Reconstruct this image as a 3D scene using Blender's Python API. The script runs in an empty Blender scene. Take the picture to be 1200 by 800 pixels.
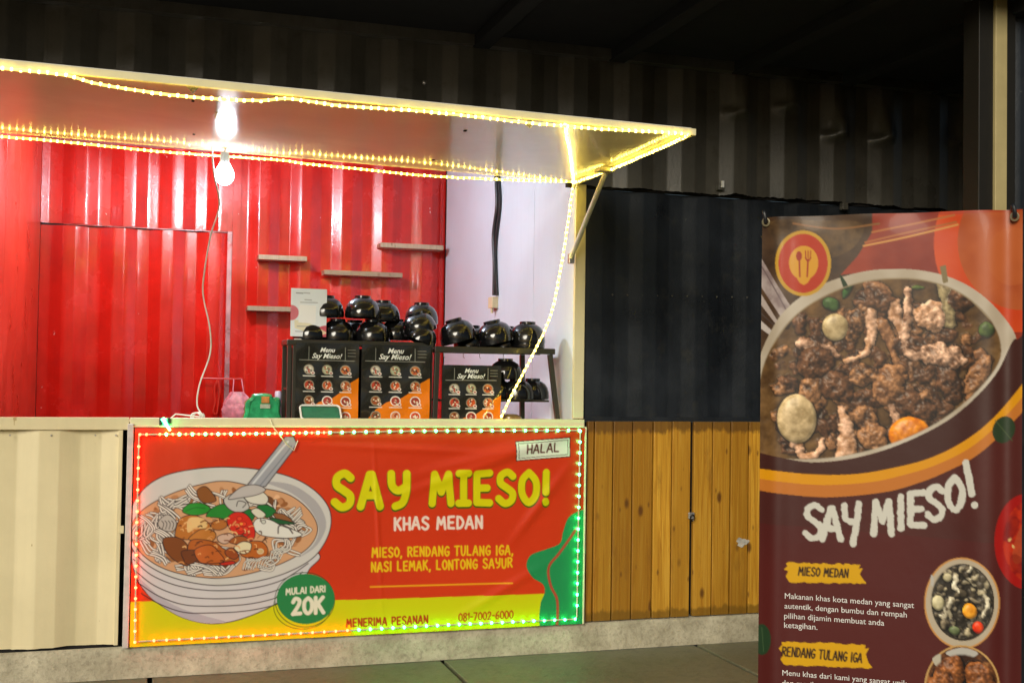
import bpy, math, random
import numpy as np
from mathutils import Vector, Matrix

random.seed(7); rng = np.random.RandomState(11)
SC = bpy.context.scene
COL = SC.collection
R = math.radians

# ------------------------------------------------------------------ camera
CAM = np.array([0.0, -6.532, 1.6146])
FPX, YAW, PITCH, ROLL = 1377.7, 0.306245, 0.028678, 0.01531
fw = np.array([math.sin(YAW)*math.cos(PITCH), math.cos(YAW)*math.cos(PITCH), math.sin(PITCH)])
r0 = np.cross(fw, [0, 0, 1.0]); r0 /= np.linalg.norm(r0); u0 = np.cross(r0, fw)
rt = math.cos(ROLL)*r0 + math.sin(ROLL)*u0
up = -math.sin(ROLL)*r0 + math.cos(ROLL)*u0
cd = bpy.data.cameras.new('camera'); cam = bpy.data.objects.new('camera', cd); COL.objects.link(cam)
cd.sensor_width = 36; cd.lens = FPX/1200*36; cd.clip_start = 0.05; cd.clip_end = 300
cam.matrix_world = Matrix(((rt[0], up[0], -fw[0], CAM[0]), (rt[1], up[1], -fw[1], CAM[1]), (rt[2], up[2], -fw[2], CAM[2]), (0, 0, 0, 1)))
SC.camera = cam

# ------------------------------------------------------------------ world, key light, exposure
SUN_EL, SUN_AZ = 20.0, 215.0           # azimuth clockwise from +Y: behind the camera, to its left
w = bpy.data.worlds.new('World'); SC.world = w; w.use_nodes = True
nt = w.node_tree; bg = nt.nodes['Background']
sky = nt.nodes.new('ShaderNodeTexSky'); sky.sky_type = 'NISHITA'; sky.sun_disc = False
sky.sun_elevation = R(SUN_EL); sky.sun_rotation = R(SUN_AZ)
nt.links.new(sky.outputs[0], bg.inputs[0]); bg.inputs[1].default_value = 0.030
sd = bpy.data.lights.new('key_light', 'SUN'); sun = bpy.data.objects.new('key_light', sd); COL.objects.link(sun)
sd.energy = 3.0; sd.angle = R(26); sd.color = (1.0, .93, .78)
dv = Vector((math.sin(R(SUN_AZ))*math.cos(R(SUN_EL)), math.cos(R(SUN_AZ))*math.cos(R(SUN_EL)), math.sin(R(SUN_EL))))
sun.rotation_euler = dv.to_track_quat('Z', 'Y').to_euler()
sun.location = (-6, -12, 6)
SC.view_settings.view_transform = 'Standard'; SC.view_settings.look = 'None'
SC.view_settings.exposure = 0.0; SC.view_settings.gamma = 1.0
SC.render.engine = 'CYCLES'
SC.cycles.max_bounces = 8; SC.cycles.sample_clamp_indirect = 6
SC.cycles.caustics_reflective = False; SC.cycles.caustics_refractive = False

# ------------------------------------------------------------------ measuring helpers (pixel of the photograph -> point on a plane)
def ray(x, y): return fw*FPX + rt*(x-600) - up*(y-400)
def onY(x, y, Y=0.0):
    d = ray(x, y); return CAM + d*((Y-CAM[1])/d[1])
def onX(x, y, X):
    d = ray(x, y); return CAM + d*((X-CAM[0])/d[0])
def onZ(x, y, Z):
    d = ray(x, y); return CAM + d*((Z-CAM[2])/d[2])

# ------------------------------------------------------------------ materials
def lin(c):
    c = np.asarray(c, float)/255.0
    return tuple(np.where(c <= .04045, c/12.92, ((c+.055)/1.055)**2.4))
class NT:
    def __init__(s, name):
        s.m = bpy.data.materials.new(name); s.m.use_nodes = True; s.t = s.m.node_tree
        s.b = s.t.nodes['Principled BSDF']; s.o = s.t.nodes['Material Output']
        s.tc = None
    def n(s, kind, **kw):
        n = s.t.nodes.new(kind)
        for k, v in kw.items(): setattr(n, k, v)
        return n
    def l(s, a, b): s.t.links.new(a, b)
    def coord(s, scale=(1, 1, 1), rnd=False):
        tc = s.n('ShaderNodeTexCoord'); mp = s.n('ShaderNodeMapping')
        s.l(tc.outputs['Object'], mp.inputs[0]); mp.inputs['Scale'].default_value = scale
        if rnd:
            oi = s.n('ShaderNodeObjectInfo'); mu = s.n('ShaderNodeMath', operation='MULTIPLY'); mu.inputs[1].default_value = 37
            cb = s.n('ShaderNodeCombineXYZ')
            s.l(oi.outputs['Random'], mu.inputs[0])
            for i in range(3): s.l(mu.outputs[0], cb.inputs[i])
            s.l(cb.outputs[0], mp.inputs['Location'])
        return mp.outputs[0]
    def noise(s, co, scale, detail=4, rough=.55):
        n = s.n('ShaderNodeTexNoise'); n.inputs['Scale'].default_value = scale
        n.inputs['Detail'].default_value = detail; n.inputs['Roughness'].default_value = rough
        s.l(co, n.inputs['Vector']); return n.outputs['Fac']
    def ramp(s, f, stops):
        r = s.n('ShaderNodeValToRGB'); e = r.color_ramp.elements
        while len(e) < len(stops): e.new(.5)
        for i, (p, c) in enumerate(stops):
            e[i].position = p; e[i].color = (*c, 1) if len(c) == 3 else c
        s.l(f, r.inputs[0]); return r.outputs[0]
    def mix(s, f, a, b, mode='MIX'):
        m = s.n('ShaderNodeMix', data_type='RGBA', blend_type=mode)
        for inp, v in ((m.inputs['Factor'], f), (m.inputs[6], a), (m.inputs[7], b)):
            if isinstance(v, (int, float)): inp.default_value = v
            elif isinstance(v, tuple): inp.default_value = (*v, 1)
            else: s.l(v, inp)
        return m.outputs[2]
    def bump(s, h, strength=.3, dist=.004):
        b = s.n('ShaderNodeBump'); b.inputs['Strength'].default_value = strength; b.inputs['Distance'].default_value = dist
        s.l(h, b.inputs['Height']); s.l(b.outputs[0], s.b.inputs['Normal'])
    def set(s, col=None, rough=None, metal=0, coat=0, spec=None):
        if col is not None:
            if isinstance(col, tuple): s.b.inputs['Base Color'].default_value = (*col, 1)
            else: s.l(col, s.b.inputs['Base Color'])
        if rough is not None:
            if isinstance(rough, (int, float)): s.b.inputs['Roughness'].default_value = rough
            else: s.l(rough, s.b.inputs['Roughness'])
        s.b.inputs['Metallic'].default_value = metal
        s.b.inputs['Coat Weight'].default_value = coat; s.b.inputs['Coat Roughness'].default_value = .08
        if spec is not None: s.b.inputs['Specular IOR Level'].default_value = spec
        return s.m

def painted(name, c, rough=.4, var=.18, scale=3.0, dirt=None, coat=0, bump=.25, streak=True, metal=0, chips=None):
    """paint with blotches, vertical streaks, optional dirt and chips"""
    s = NT(name); co = s.coord(); cs = s.coord((9, 9, .7))
    a = s.noise(co, scale, 6, .6); b = s.noise(cs, 3.0, 5, .6)
    k = s.ramp(a, [(.3, tuple(x*(1-var) for x in c)), (.72, tuple(min(1, x*(1+var)) for x in c))])
    if streak: k = s.mix(s.ramp(b, [(.5, (0, 0, 0)), (.8, (.35, .35, .35))]), k, tuple(x*(1-2*var) if 2*var < 1 else x*.1 for x in c))
    if dirt is not None:
        d = s.noise(co, 7.0, 9, .7); k = s.mix(s.ramp(d, [(.55, (0, 0, 0)), (.68, (.7, .7, .7))]), k, dirt)
    if chips is not None:
        d = s.noise(s.coord((1, 1, .5)), 21.0, 3, .6); k = s.mix(s.ramp(d, [(.735, (0, 0, 0)), (.75, (1, 1, 1))]), k, chips)
    f = s.noise(co, 60, 4, .6)
    rr = s.ramp(a, [(.3, (max(.05, rough-.12),)*3), (.75, (min(1, rough+.15),)*3)])
    s.bump(f, bump, .002)
    return s.set(k, rr, metal, coat)

def plain(name, c, rough=.4, metal=0, coat=0, var=.1):
    s = NT(name); a = s.noise(s.coord(), 25, 4)
    k = s.ramp(a, [(.3, tuple(x*(1-var) for x in c)), (.7, tuple(min(1, x*(1+var)) for x in c))])
    s.bump(s.noise(s.coord(), 180, 3), .12, .001)
    return s.set(k, rough, metal, coat)

def emit(name, c, strength, body=(.8, .8, .8)):
    s = NT(name); s.set(body, .3)
    s.b.inputs['Emission Color'].default_value = (*c, 1); s.b.inputs['Emission Strength'].default_value = strength
    return s.m

def printed(name, rough=.35, coat=.0, bump=.2, spec=.5):
    s = NT(name); a = s.n('ShaderNodeAttribute'); a.attribute_name = 'Col'
    s.bump(s.noise(s.coord((1, 1, 1)), 9, 5, .5), bump, .004)
    return s.set(a.outputs['Color'], rough, 0, coat, spec)

M = {}
M['red'] = painted('red_gloss_paint', (.60, .012, .006), .22, .22, 2.5, coat=.5, bump=.5, dirt=(.52, .012, .008), chips=(.75, .55, .5))
M['red_side'] = painted('red_side_paint', (.62, .03, .012), .35, .15, 2.5, coat=.2, bump=.3)
M['jamb'] = painted('worn_jamb', (.50, .25, .25), .3, .3, 6, dirt=(.60, .03, .02), metal=.2)
M['seam'] = painted('worn_seam', (.42, .06, .05), .3, .3, 5, dirt=(.6, .5, .5))
M['white_in'] = painted('inner_white_paint', (.64, .73, .82), .45, .05, 1.5, bump=.3)
M['awning'] = painted('awning_gloss_sheet', (.86, .82, .74), .12, .05, 2.0, bump=.006, streak=False, coat=.25)
M['awning'].node_tree.nodes['Principled BSDF'].inputs['Coat Roughness'].default_value = .03
M['cream'] = painted('cream_paint', (.72, .62, .38), .42, .08, 2.0, chips=(.45, .33, .15), bump=.3)
M['cream_clean'] = painted('cream_trim_paint', (.72, .66, .42), .38, .06, 3.0, bump=.2)
M['black'] = painted('black_container_paint', (.078, .072, .058), .36, .40, 1.6, dirt=(.05, .042, .03), bump=.5)
M['navy'] = painted('navy_container_paint', (.014, .017, .022), .36, .45, 2.2, bump=.6, dirt=(.028, .028, .026), chips=(.08, .08, .07))
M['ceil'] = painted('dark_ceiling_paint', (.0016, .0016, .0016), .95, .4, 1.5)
M['dark'] = plain('dark_void', (.008, .006, .005), .9)
M['blackmetal'] = plain('black_rack_metal', (.03, .028, .02), .35, .0, .3)
s_ = NT('black_glaze'); M['bowl'] = s_.set((.006, .006, .007), s_.ramp(s_.noise(s_.coord((1, 1, 1), True), 14, 5, .6), [(.35, (.05,)*3), (.75, (.30,)*3)]), 0, .35)
M['steel'] = painted('bare_steel', (.50, .48, .47), .3, .3, 5, metal=.6)
M['white'] = plain('white_plastic', (.75, .75, .72), .4)
M['cable'] = plain('black_cable', (.012, .012, .014), .45)
M['shelfwood'] = None
M['pink'] = plain('pink_plastic', (.75, .28, .32), .25, 0, .6, .25)
M['green'] = plain('green_wrap', (.02, .30, .12), .25, 0, .5, .4)
M['greentray'] = plain('green_tray', (.02, .16, .09), .35, 0, .2, .2)
M['lilac'] = plain('lilac_bottle', (.5, .38, .72), .3)
M['clear'] = plain('milky_plastic', (.55, .58, .62), .25, 0, .4)
M['brown'] = plain('dark_brown_paint', (.010, .008, .005), .5)
M['yellowstrip'] = painted('straw_strip', (.42, .34, .16), .5, .12, 4)
M['led'] = emit('warm_led', (1, .74, .11), 34, (1, .9, .6))
M['rope'] = emit('warm_rope', (1, .72, .10), 2.6, (1, .8, .35))
M['bulb'] = emit('daylight_bulb', (.80, .90, 1.0), 40)
M['lamp'] = emit('kiosk_lamp', (.84, .93, 1.0), 1400)
M['led_red'] = emit('red_led', (1, .035, .008), 30, (1, .5, .4))
M['led_green'] = emit('green_led', (.03, 1, .24), 28, (.5, 1, .7))
M['ropeclear'] = plain('clear_rope', (.62, .56, .38), .3)

def wood(name, stops, scale=1.0, stain=True, ztop=1.36, zbot=.166):
    s = NT(name); co = s.coord((58*scale, 58*scale, 1.9*scale), True); c2 = s.coord((5, 5, 5), True)
    w1 = s.n('ShaderNodeTexNoise'); w1.inputs['Scale'].default_value = 1.0; w1.inputs['Detail'].default_value = 7; w1.inputs['Distortion'].default_value = 1.1
    s.l(co, w1.inputs['Vector'])
    k = s.ramp(w1.outputs['Fac'], stops)
    big = s.noise(s.coord((3, 3, .9), True), 1.3, 4)
    k = s.mix(s.ramp(big, [(.35, (0, 0, 0)), (.7, (.55, .55, .55))]), k, tuple(x*.62 for x in stops[1][1]))
    oi = s.n('ShaderNodeObjectInfo')
    k = s.mix(s.ramp(oi.outputs['Random'], [(0, (.0,)*3), (1, (.85,)*3)]), k, tuple(x*.6 for x in stops[0][1]))
    # knots
    vo = s.n('ShaderNodeTexVoronoi'); vo.inputs['Scale'].default_value = 1.0
    s.l(s.coord((7, 7, 3.4), True), vo.inputs['Vector'])
    kn = s.ramp(vo.outputs['Distance'], [(.07, (.85,)*3), (.15, (0,)*3)])
    k = s.mix(kn, k, (.09, .03, .008))
    v2 = s.n('ShaderNodeTexVoronoi'); v2.inputs['Scale'].default_value = 1.0; s.l(s.coord((13, 13, 5.5), True), v2.inputs['Vector'])
    k = s.mix(s.ramp(v2.outputs['Distance'], [(.05, (.7,)*3), (.13, (0,)*3)]), k, (.12, .045, .010))
    k = s.mix(s.ramp(s.noise(s.coord((9, 9, 2.2), True), 1.0, 7, .7), [(.58, (0,)*3), (.70, (.5,)*3)]), k, (.20, .085, .014))
    if stain:
        tc = s.n('ShaderNodeTexCoord'); sp = s.n('ShaderNodeSeparateXYZ'); s.l(tc.outputs['Object'], sp.inputs[0])
        for (za, zb, dep) in ((ztop-.13, ztop, 1), (zbot+.10, zbot, 1)):
            mr = s.n('ShaderNodeMapRange'); mr.inputs['From Min'].default_value = za; mr.inputs['From Max'].default_value = zb
            s.l(sp.outputs['Z'], mr.inputs['Value'])
            nn = s.noise(s.coord((16, 16, 6)), 1.4, 6, .7)
            ad = s.n('ShaderNodeMath', operation='ADD'); s.l(mr.outputs[0], ad.inputs[0]); s.l(nn, ad.inputs[1])
            f = s.ramp(ad.outputs[0], [(1.0-.02 if za < zb else .95, (0,)*3), (1.0, (.75,)*3)])
            mm = s.n('ShaderNodeMath', operation='MULTIPLY'); s.l(ad.outputs[0], mm.inputs[0]); mm.inputs[1].default_value = .70
            f = s.ramp(mm.outputs[0], [(.60, (0,)*3), (.74, (.75,)*3)])
            k = s.mix(f, k, (.10, .045, .012) if za < zb else (.17, .085, .01))
    s.bump(w1.outputs['Fac'], .45, .003)
    return s.set(k, .38, 0, .25)
M['plank'] = wood('varnished_pine', [(.30, (.40, .165, .012)), (.52, (.64, .32, .030)), (.74, (.76, .44, .065))])
M['shelfwood'] = wood('pale_shelf_wood', [(.3, (.50, .36, .22)), (.55, (.62, .48, .32)), (.75, (.70, .57, .40))], stain=False)

def concrete(name, c, dark, scale=2.0, rough=.75, green=None):
    s = NT(name); co = s.coord()
    a = s.noise(co, scale, 9, .65); b = s.noise(co, scale*7, 8, .7); p = s.noise(co, scale*30, 5, .7)
    k = s.ramp(a, [(.3, dark), (.7, c)])
    k = s.mix(s.ramp(b, [(.48, (0,)*3), (.70, (.6,)*3)]), k, tuple(x*.55 for x in dark))
    k = s.mix(s.ramp(p, [(.66, (0,)*3), (.74, (.8,)*3)]), k, tuple(x*.3 for x in dark))
    if green: k = s.mix(s.ramp(s.noise(co, 1.1, 4), [(.4, (0,)*3), (.7, (.6,)*3)]), k, green)
    s.bump(b, .6, .012)
    return s.set(k, s.ramp(a, [(.3, (rough-.2,)*3), (.7, (rough,)*3)]))
M['curb'] = concrete('kerb_concrete', (.62, .56, .41), (.30, .26, .175), 5.5)
M['slab'] = concrete('slab_concrete', (.27, .25, .17), (.14, .135, .09), 2.2, .55, (.095, .105, .05))
M['ground'] = concrete('ground_concrete', (.05, .05, .035), (.03, .03, .02), 1.0, .8)

# ------------------------------------------------------------------ objects
def tag(o, label=None, cat=None, group=None, kind=None):
    if label: o['label'] = label
    if cat: o['category'] = cat
    if group: o['group'] = group
    if kind: o['kind'] = kind
    return o
def thing(name, label, cat, loc=(0, 0, 0), group=None):
    o = bpy.data.objects.new(name, None); COL.objects.link(o); o.location = loc
    o.empty_display_size = .1
    return tag(o, label, cat, group)
class MB:
    def __init__(s): s.v = []; s.f = []
    def add(s, vs, fs):
        k = len(s.v); s.v += [tuple(map(float, p)) for p in vs]; s.f += [tuple(i+k for i in f) for f in fs]; return s
    def box(s, x0, x1, y0, y1, z0, z1):
        return s.add([(x0, y0, z0), (x1, y0, z0), (x1, y1, z0), (x0, y1, z0), (x0, y0, z1), (x1, y0, z1), (x1, y1, z1), (x0, y1, z1)],
                     [(0, 3, 2, 1), (4, 5, 6, 7), (0, 1, 5, 4), (1, 2, 6, 5), (2, 3, 7, 6), (3, 0, 4, 7)])
    def prism(s, p, q):      # p, q: two matching rings of points
        n = len(p)
        return s.add(list(p)+list(q), [tuple(range(n))[::-1], tuple(range(n, 2*n))]+[(i, (i+1) % n, n+(i+1) % n, n+i) for i in range(n)])
    def tube(s, path, r, n=8, cap=True):
        P = [Vector(p) for p in path]; k = len(P); vs = []; fs = []
        a = None
        for i in range(k):
            t = (P[min(i+1, k-1)]-P[max(i-1, 0)]).normalized()
            if a is None: a = t.orthogonal().normalized()
            a = (a-t*a.dot(t)).normalized(); b = t.cross(a)
            rr = r[i] if hasattr(r, '__len__') else r
            for j in range(n):
                th = 2*math.pi*j/n; vs.append(P[i]+(a*math.cos(th)+b*math.sin(th))*rr)
        for i in range(k-1):
            for j in range(n): fs.append((i*n+j, i*n+(j+1) % n, (i+1)*n+(j+1) % n, (i+1)*n+j))
        if cap: fs += [tuple(range(n))[::-1], tuple(range((k-1)*n, k*n))]
        return s.add(vs, fs)
    def lathe(s, prof, n=32, mat=None):
        vs = []; fs = []; k = len(prof)
        for (r, z) in prof:
            for j in range(n):
                th = 2*math.pi*j/n; p = Vector((max(r, 1e-4)*math.cos(th), max(r, 1e-4)*math.sin(th), z))
                vs.append(mat @ p if mat else p)
        for i in range(k-1):
            for j in range(n): fs.append((i*n+j, i*n+(j+1) % n, (i+1)*n+(j+1) % n, (i+1)*n+j))
        return s.add(vs, fs)
    def ball(s, c, r, nu=10, nv=6, sz=1.0):
        pr = [(r*math.sin(math.pi*i/nv), -r*sz*math.cos(math.pi*i/nv)) for i in range(nv+1)]
        return s.lathe(pr, nu, Matrix.Translation(Vector(c)))
    def build(s, name, mat, parent=None, smooth=False, bevel=0, loc=None):
        me = bpy.data.meshes.new(name); me.from_pydata(s.v, [], s.f); me.update()
        o = bpy.data.objects.new(name, me); COL.objects.link(o)
        me.materials.append(mat if not isinstance(mat, str) else M[mat])
        if smooth:
            me.polygons.foreach_set('use_smooth', [True]*len(me.polygons))
            try: me.set_sharp_from_angle(angle=R(40))
            except Exception: pass
        if bevel:
            b = o.modifiers.new('edge', 'BEVEL'); b.width = bevel; b.segments = 2; b.limit_method = 'ANGLE'
        if parent is not None:
            o.parent = parent; o.matrix_parent_inverse = Matrix.Translation(-parent_loc(parent))
        return o
def parent_loc(o):
    v = Vector(o.location); p = o.parent
    return v
def grid_mesh(name, X, Y, Z, mat, parent=None, cols=None, smooth=True, kind=None):
    nv, nu = X.shape
    me = bpy.data.meshes.new(name)
    co = np.stack([X, Y, Z], -1).reshape(-1, 3).astype(np.float32)
    idx = np.arange(nv*nu).reshape(nv, nu)
    q = np.stack([idx[:-1, :-1], idx[1:, :-1], idx[1:, 1:], idx[:-1, 1:]], -1).reshape(-1, 4)
    me.vertices.add(len(co)); me.vertices.foreach_set('co', co.ravel())
    me.loops.add(q.size); me.loops.foreach_set('vertex_index', q.ravel().astype(np.int32))
    me.polygons.add(len(q)); me.polygons.foreach_set('loop_start', np.arange(0, q.size, 4, dtype=np.int32))
    me.update(calc_edges=True)
    if smooth: me.polygons.foreach_set('use_smooth', np.ones(len(q), bool))
    if cols is not None:
        at = me.color_attributes.new('Col', 'FLOAT_COLOR', 'POINT')
        c4 = np.ones((len(co), 4), np.float32); c4[:, :3] = cols.reshape(-1, 3); at.data.foreach_set('color', c4.ravel())
    me.validate()
    o = bpy.data.objects.new(name, me); COL.objects.link(o); me.materials.append(M[mat] if isinstance(mat, str) else mat)
    if parent is not None:
        o.parent = parent; o.matrix_parent_inverse = Matrix.Translation(-parent_loc(parent))
    return o

def corrugated(name, x0, x1, z0, z1, Y, period, depth, phase, mat, parent, dents=(), dx=.03, dz=.3, wob=.0, rag=0, lift=None):
    """trapezoid sheet; phase = x at which a proud flat begins"""
    xs = set(np.arange(x0, x1, dx).tolist()+[x0, x1])
    q = period/4
    k0 = int((x0-phase)/q)-2
    for k in range(k0, k0+int((x1-x0)/q)+5):
        for e in (-.004, .004):
            xx = phase+k*q+e
            if x0 < xx < x1: xs.add(xx)
    xs = np.array(sorted(xs)); nz = max(2, int((z1-z0)/dz)+1); zs = np.linspace(z0, z1, nz)
    Xg, Zg = np.meshgrid(xs, zs)
    f = ((Xg-phase) % period)/period
    prof = np.where(f < .25, 0, np.where(f < .5, (f-.25)*4, np.where(f < .75, 1, (1-f)*4)))
    Yg = Y+prof*depth
    if wob: Yg = Yg+wob*(np.sin(Xg*3.1+Zg*1.3)+.6*np.sin(Zg*7+Xg*2.2))
    for (cx, cz, amp, wdx, wdz) in dents:
        d = np.exp(-((Xg-cx)/wdx)**2)
        t = (Zg-cz)/wdz
        ramp = np.where(t < 0, np.exp(-(t/.18)**2), np.exp(-(t/1.0)**2))
        Yg = Yg-amp*d*ramp
        d2 = np.exp(-((Xg-cx+.07)/.05)**2)*np.exp(-((Zg-cz+.02)/.03)**2)
        Yg = Yg-amp*.5*d2
    if rag:
        Zg = Zg.copy(); n = rng.randn(len(xs)); n = np.convolve(n, np.ones(7)/7, 'same')
        Zg[0] += n*rag
    if lift is not None:
        Zg = Zg.copy(); Zg[0] = np.where(xs < lift[0], Zg[0]+lift[1], Zg[0]); Zg = np.maximum.accumulate(Zg, 0)+np.arange(len(zs))[:, None]*1e-5
    return grid_mesh(name, Xg, Yg, Zg, mat, parent, smooth=False)

def spline(pts, n=8, closed=False):
    P = [np.array(p, float) for p in pts]; k = len(P); out = []
    rngs = range(k if closed else k-1)
    for i in rngs:
        if closed: a, b, c, d = P[(i-1) % k], P[i], P[(i+1) % k], P[(i+2) % k]
        else: a, b, c, d = P[max(i-1, 0)], P[i], P[i+1], P[min(i+2, k-1)]
        for j in range(n):
            t = j/n; out.append(.5*((2*b)+(c-a)*t+(2*a-5*b+4*c-d)*t*t+(-a+3*b-3*c+d)*t**3))
    if not closed: out.append(P[-1])
    return out

# ------------------------------------------------------------------ print raster (flat printed artwork, becomes a colour attribute of a real sheet)
def fbm(H, W, cell, octv=4, seed=0):
    r = np.random.RandomState(seed); out = np.zeros((H, W)); amp = 1; tot = 0
    for o in range(octv):
        c = max(cell/(2**o), 1.5); h, w_ = int(H/c)+3, int(W/c)+3; g = r.rand(h, w_)
        yy = np.arange(H)/c; xx = np.arange(W)/c; yi = yy.astype(int); xi = xx.astype(int)
        fy = (yy-yi)[:, None]; fx = (xx-xi)[None]; fy = fy*fy*(3-2*fy); fx = fx*fx*(3-2*fx)
        a = g[yi][:, xi]; b = g[yi][:, xi+1]; c_ = g[yi+1][:, xi]; d = g[yi+1][:, xi+1]
        out += amp*(a*(1-fx)*(1-fy)+b*fx*(1-fy)+c_*(1-fx)*fy+d*fx*fy); tot += amp; amp *= .55
    return out/tot
GL = {
 'A': ['L', [(0, 1), (.42, .02), (.52, .02), (.9, 1)], [(.2, .66), (.72, .66)]],
 'D': ['L', [(.08, 0), (.08, 1)], 'C', [(.08, .02), (.5, .08), (.8, .5), (.5, .93), (.08, .98)]],
 'E': ['L', [(.75, .0), (.08, .03), (.08, .98), (.75, 1)], [(.1, .5), (.62, .5)]],
 'G': ['C', [(.8, .12), (.5, .0), (.14, .28), (.1, .7), (.42, 1), (.78, .85), (.82, .56)], 'L', [(.82, .56), (.5, .56)]],
 'H': ['L', [(.08, 0), (.08, 1)], [(.8, 0), (.8, 1)], [(.08, .52), (.8, .5)]],
 'I': ['L', [(.12, 0), (.12, 1)]],
 'J': ['L', [(.25, 0), (.25, 1)], [(0, 0), (.5, 0)], [(0, 1), (.5, 1)]],     # serifed I
 'K': ['L', [(.08, 0), (.08, 1)], [(.75, 0), (.1, .55)], [(.3, .42), (.8, 1)]],
 'L': ['L', [(.08, 0), (.08, .98), (.7, 1)]],
 'M': ['L', [(.02, 1), (.14, .02), (.5, .62), (.86, .02), (1, 1)]],
 'N': ['L', [(.08, 1), (.08, 0), (.78, 1), (.78, 0)]],
 'O': ['C', [(.44, 0), (.1, .25), (.08, .7), (.42, 1), (.78, .75), (.8, .3), (.44, 0)]],
 'P': ['L', [(.08, 0), (.08, 1)], 'C', [(.08, .02), (.6, .04), (.75, .28), (.55, .52), (.08, .56)]],
 'R': ['L', [(.08, 0), (.08, 1)], 'C', [(.08, .02), (.6, .04), (.75, .26), (.5, .48), (.08, .52)], 'L', [(.35, .5), (.8, 1)]],
 'S': ['C', [(.78, .12), (.5, -.02), (.16, .1), (.14, .34), (.45, .5), (.76, .68), (.7, .93), (.36, 1.02), (.04, .86)]],
 'T': ['L', [(0, .02), (.8, 0)], [(.4, 0), (.4, 1)]],
 'U': ['C', [(.08, 0), (.1, .6), (.25, .97), (.6, .97), (.78, .6), (.8, 0)]],
 'Y': ['C', [(.08, 0), (.12, .36), (.4, .52), (.74, .4)], 'C', [(.8, 0), (.78, .5), (.62, .88), (.28, 1)]],
 '0': ['C', [(.44, 0), (.1, .25), (.1, .75), (.42, 1), (.76, .75), (.76, .25), (.44, 0)]],
 '1': ['L', [(.05, .18), (.25, 0), (.25, 1)]],
 '2': ['C', [(.1, .22), (.32, 0), (.68, .12), (.6, .45), (.08, 1)], 'L', [(.08, .99), (.78, .97)]],
 '6': ['C', [(.7, .02), (.25, .3), (.1, .7), (.38, 1), (.74, .78), (.62, .5), (.15, .62)]],
 '7': ['L', [(.05, 0), (.75, .02), (.3, 1)]],
 '8': ['C', [(.42, .48), (.14, .3), (.2, .04), (.6, .02), (.72, .28), (.42, .48), (.08, .72), (.2, .98), (.62, 1), (.78, .75), (.42, .48)]],
 '-': ['L', [(.05, .52), (.45, .52)]], ',': ['L', [(.15, .98), (.05, 1.18)]], '.': ['L', [(.08, .98), (.1, 1)]],
 '!': ['L', [(.16, 0), (.12, .66)], [(.1, .96), (.12, 1)]]}
GW = {'M': 1.05, 'A': .92, 'I': .24, 'J': .5, '1': .35, '-': .5, ',': .22, '.': .2, '!': .28, ' ': .5}

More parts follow.
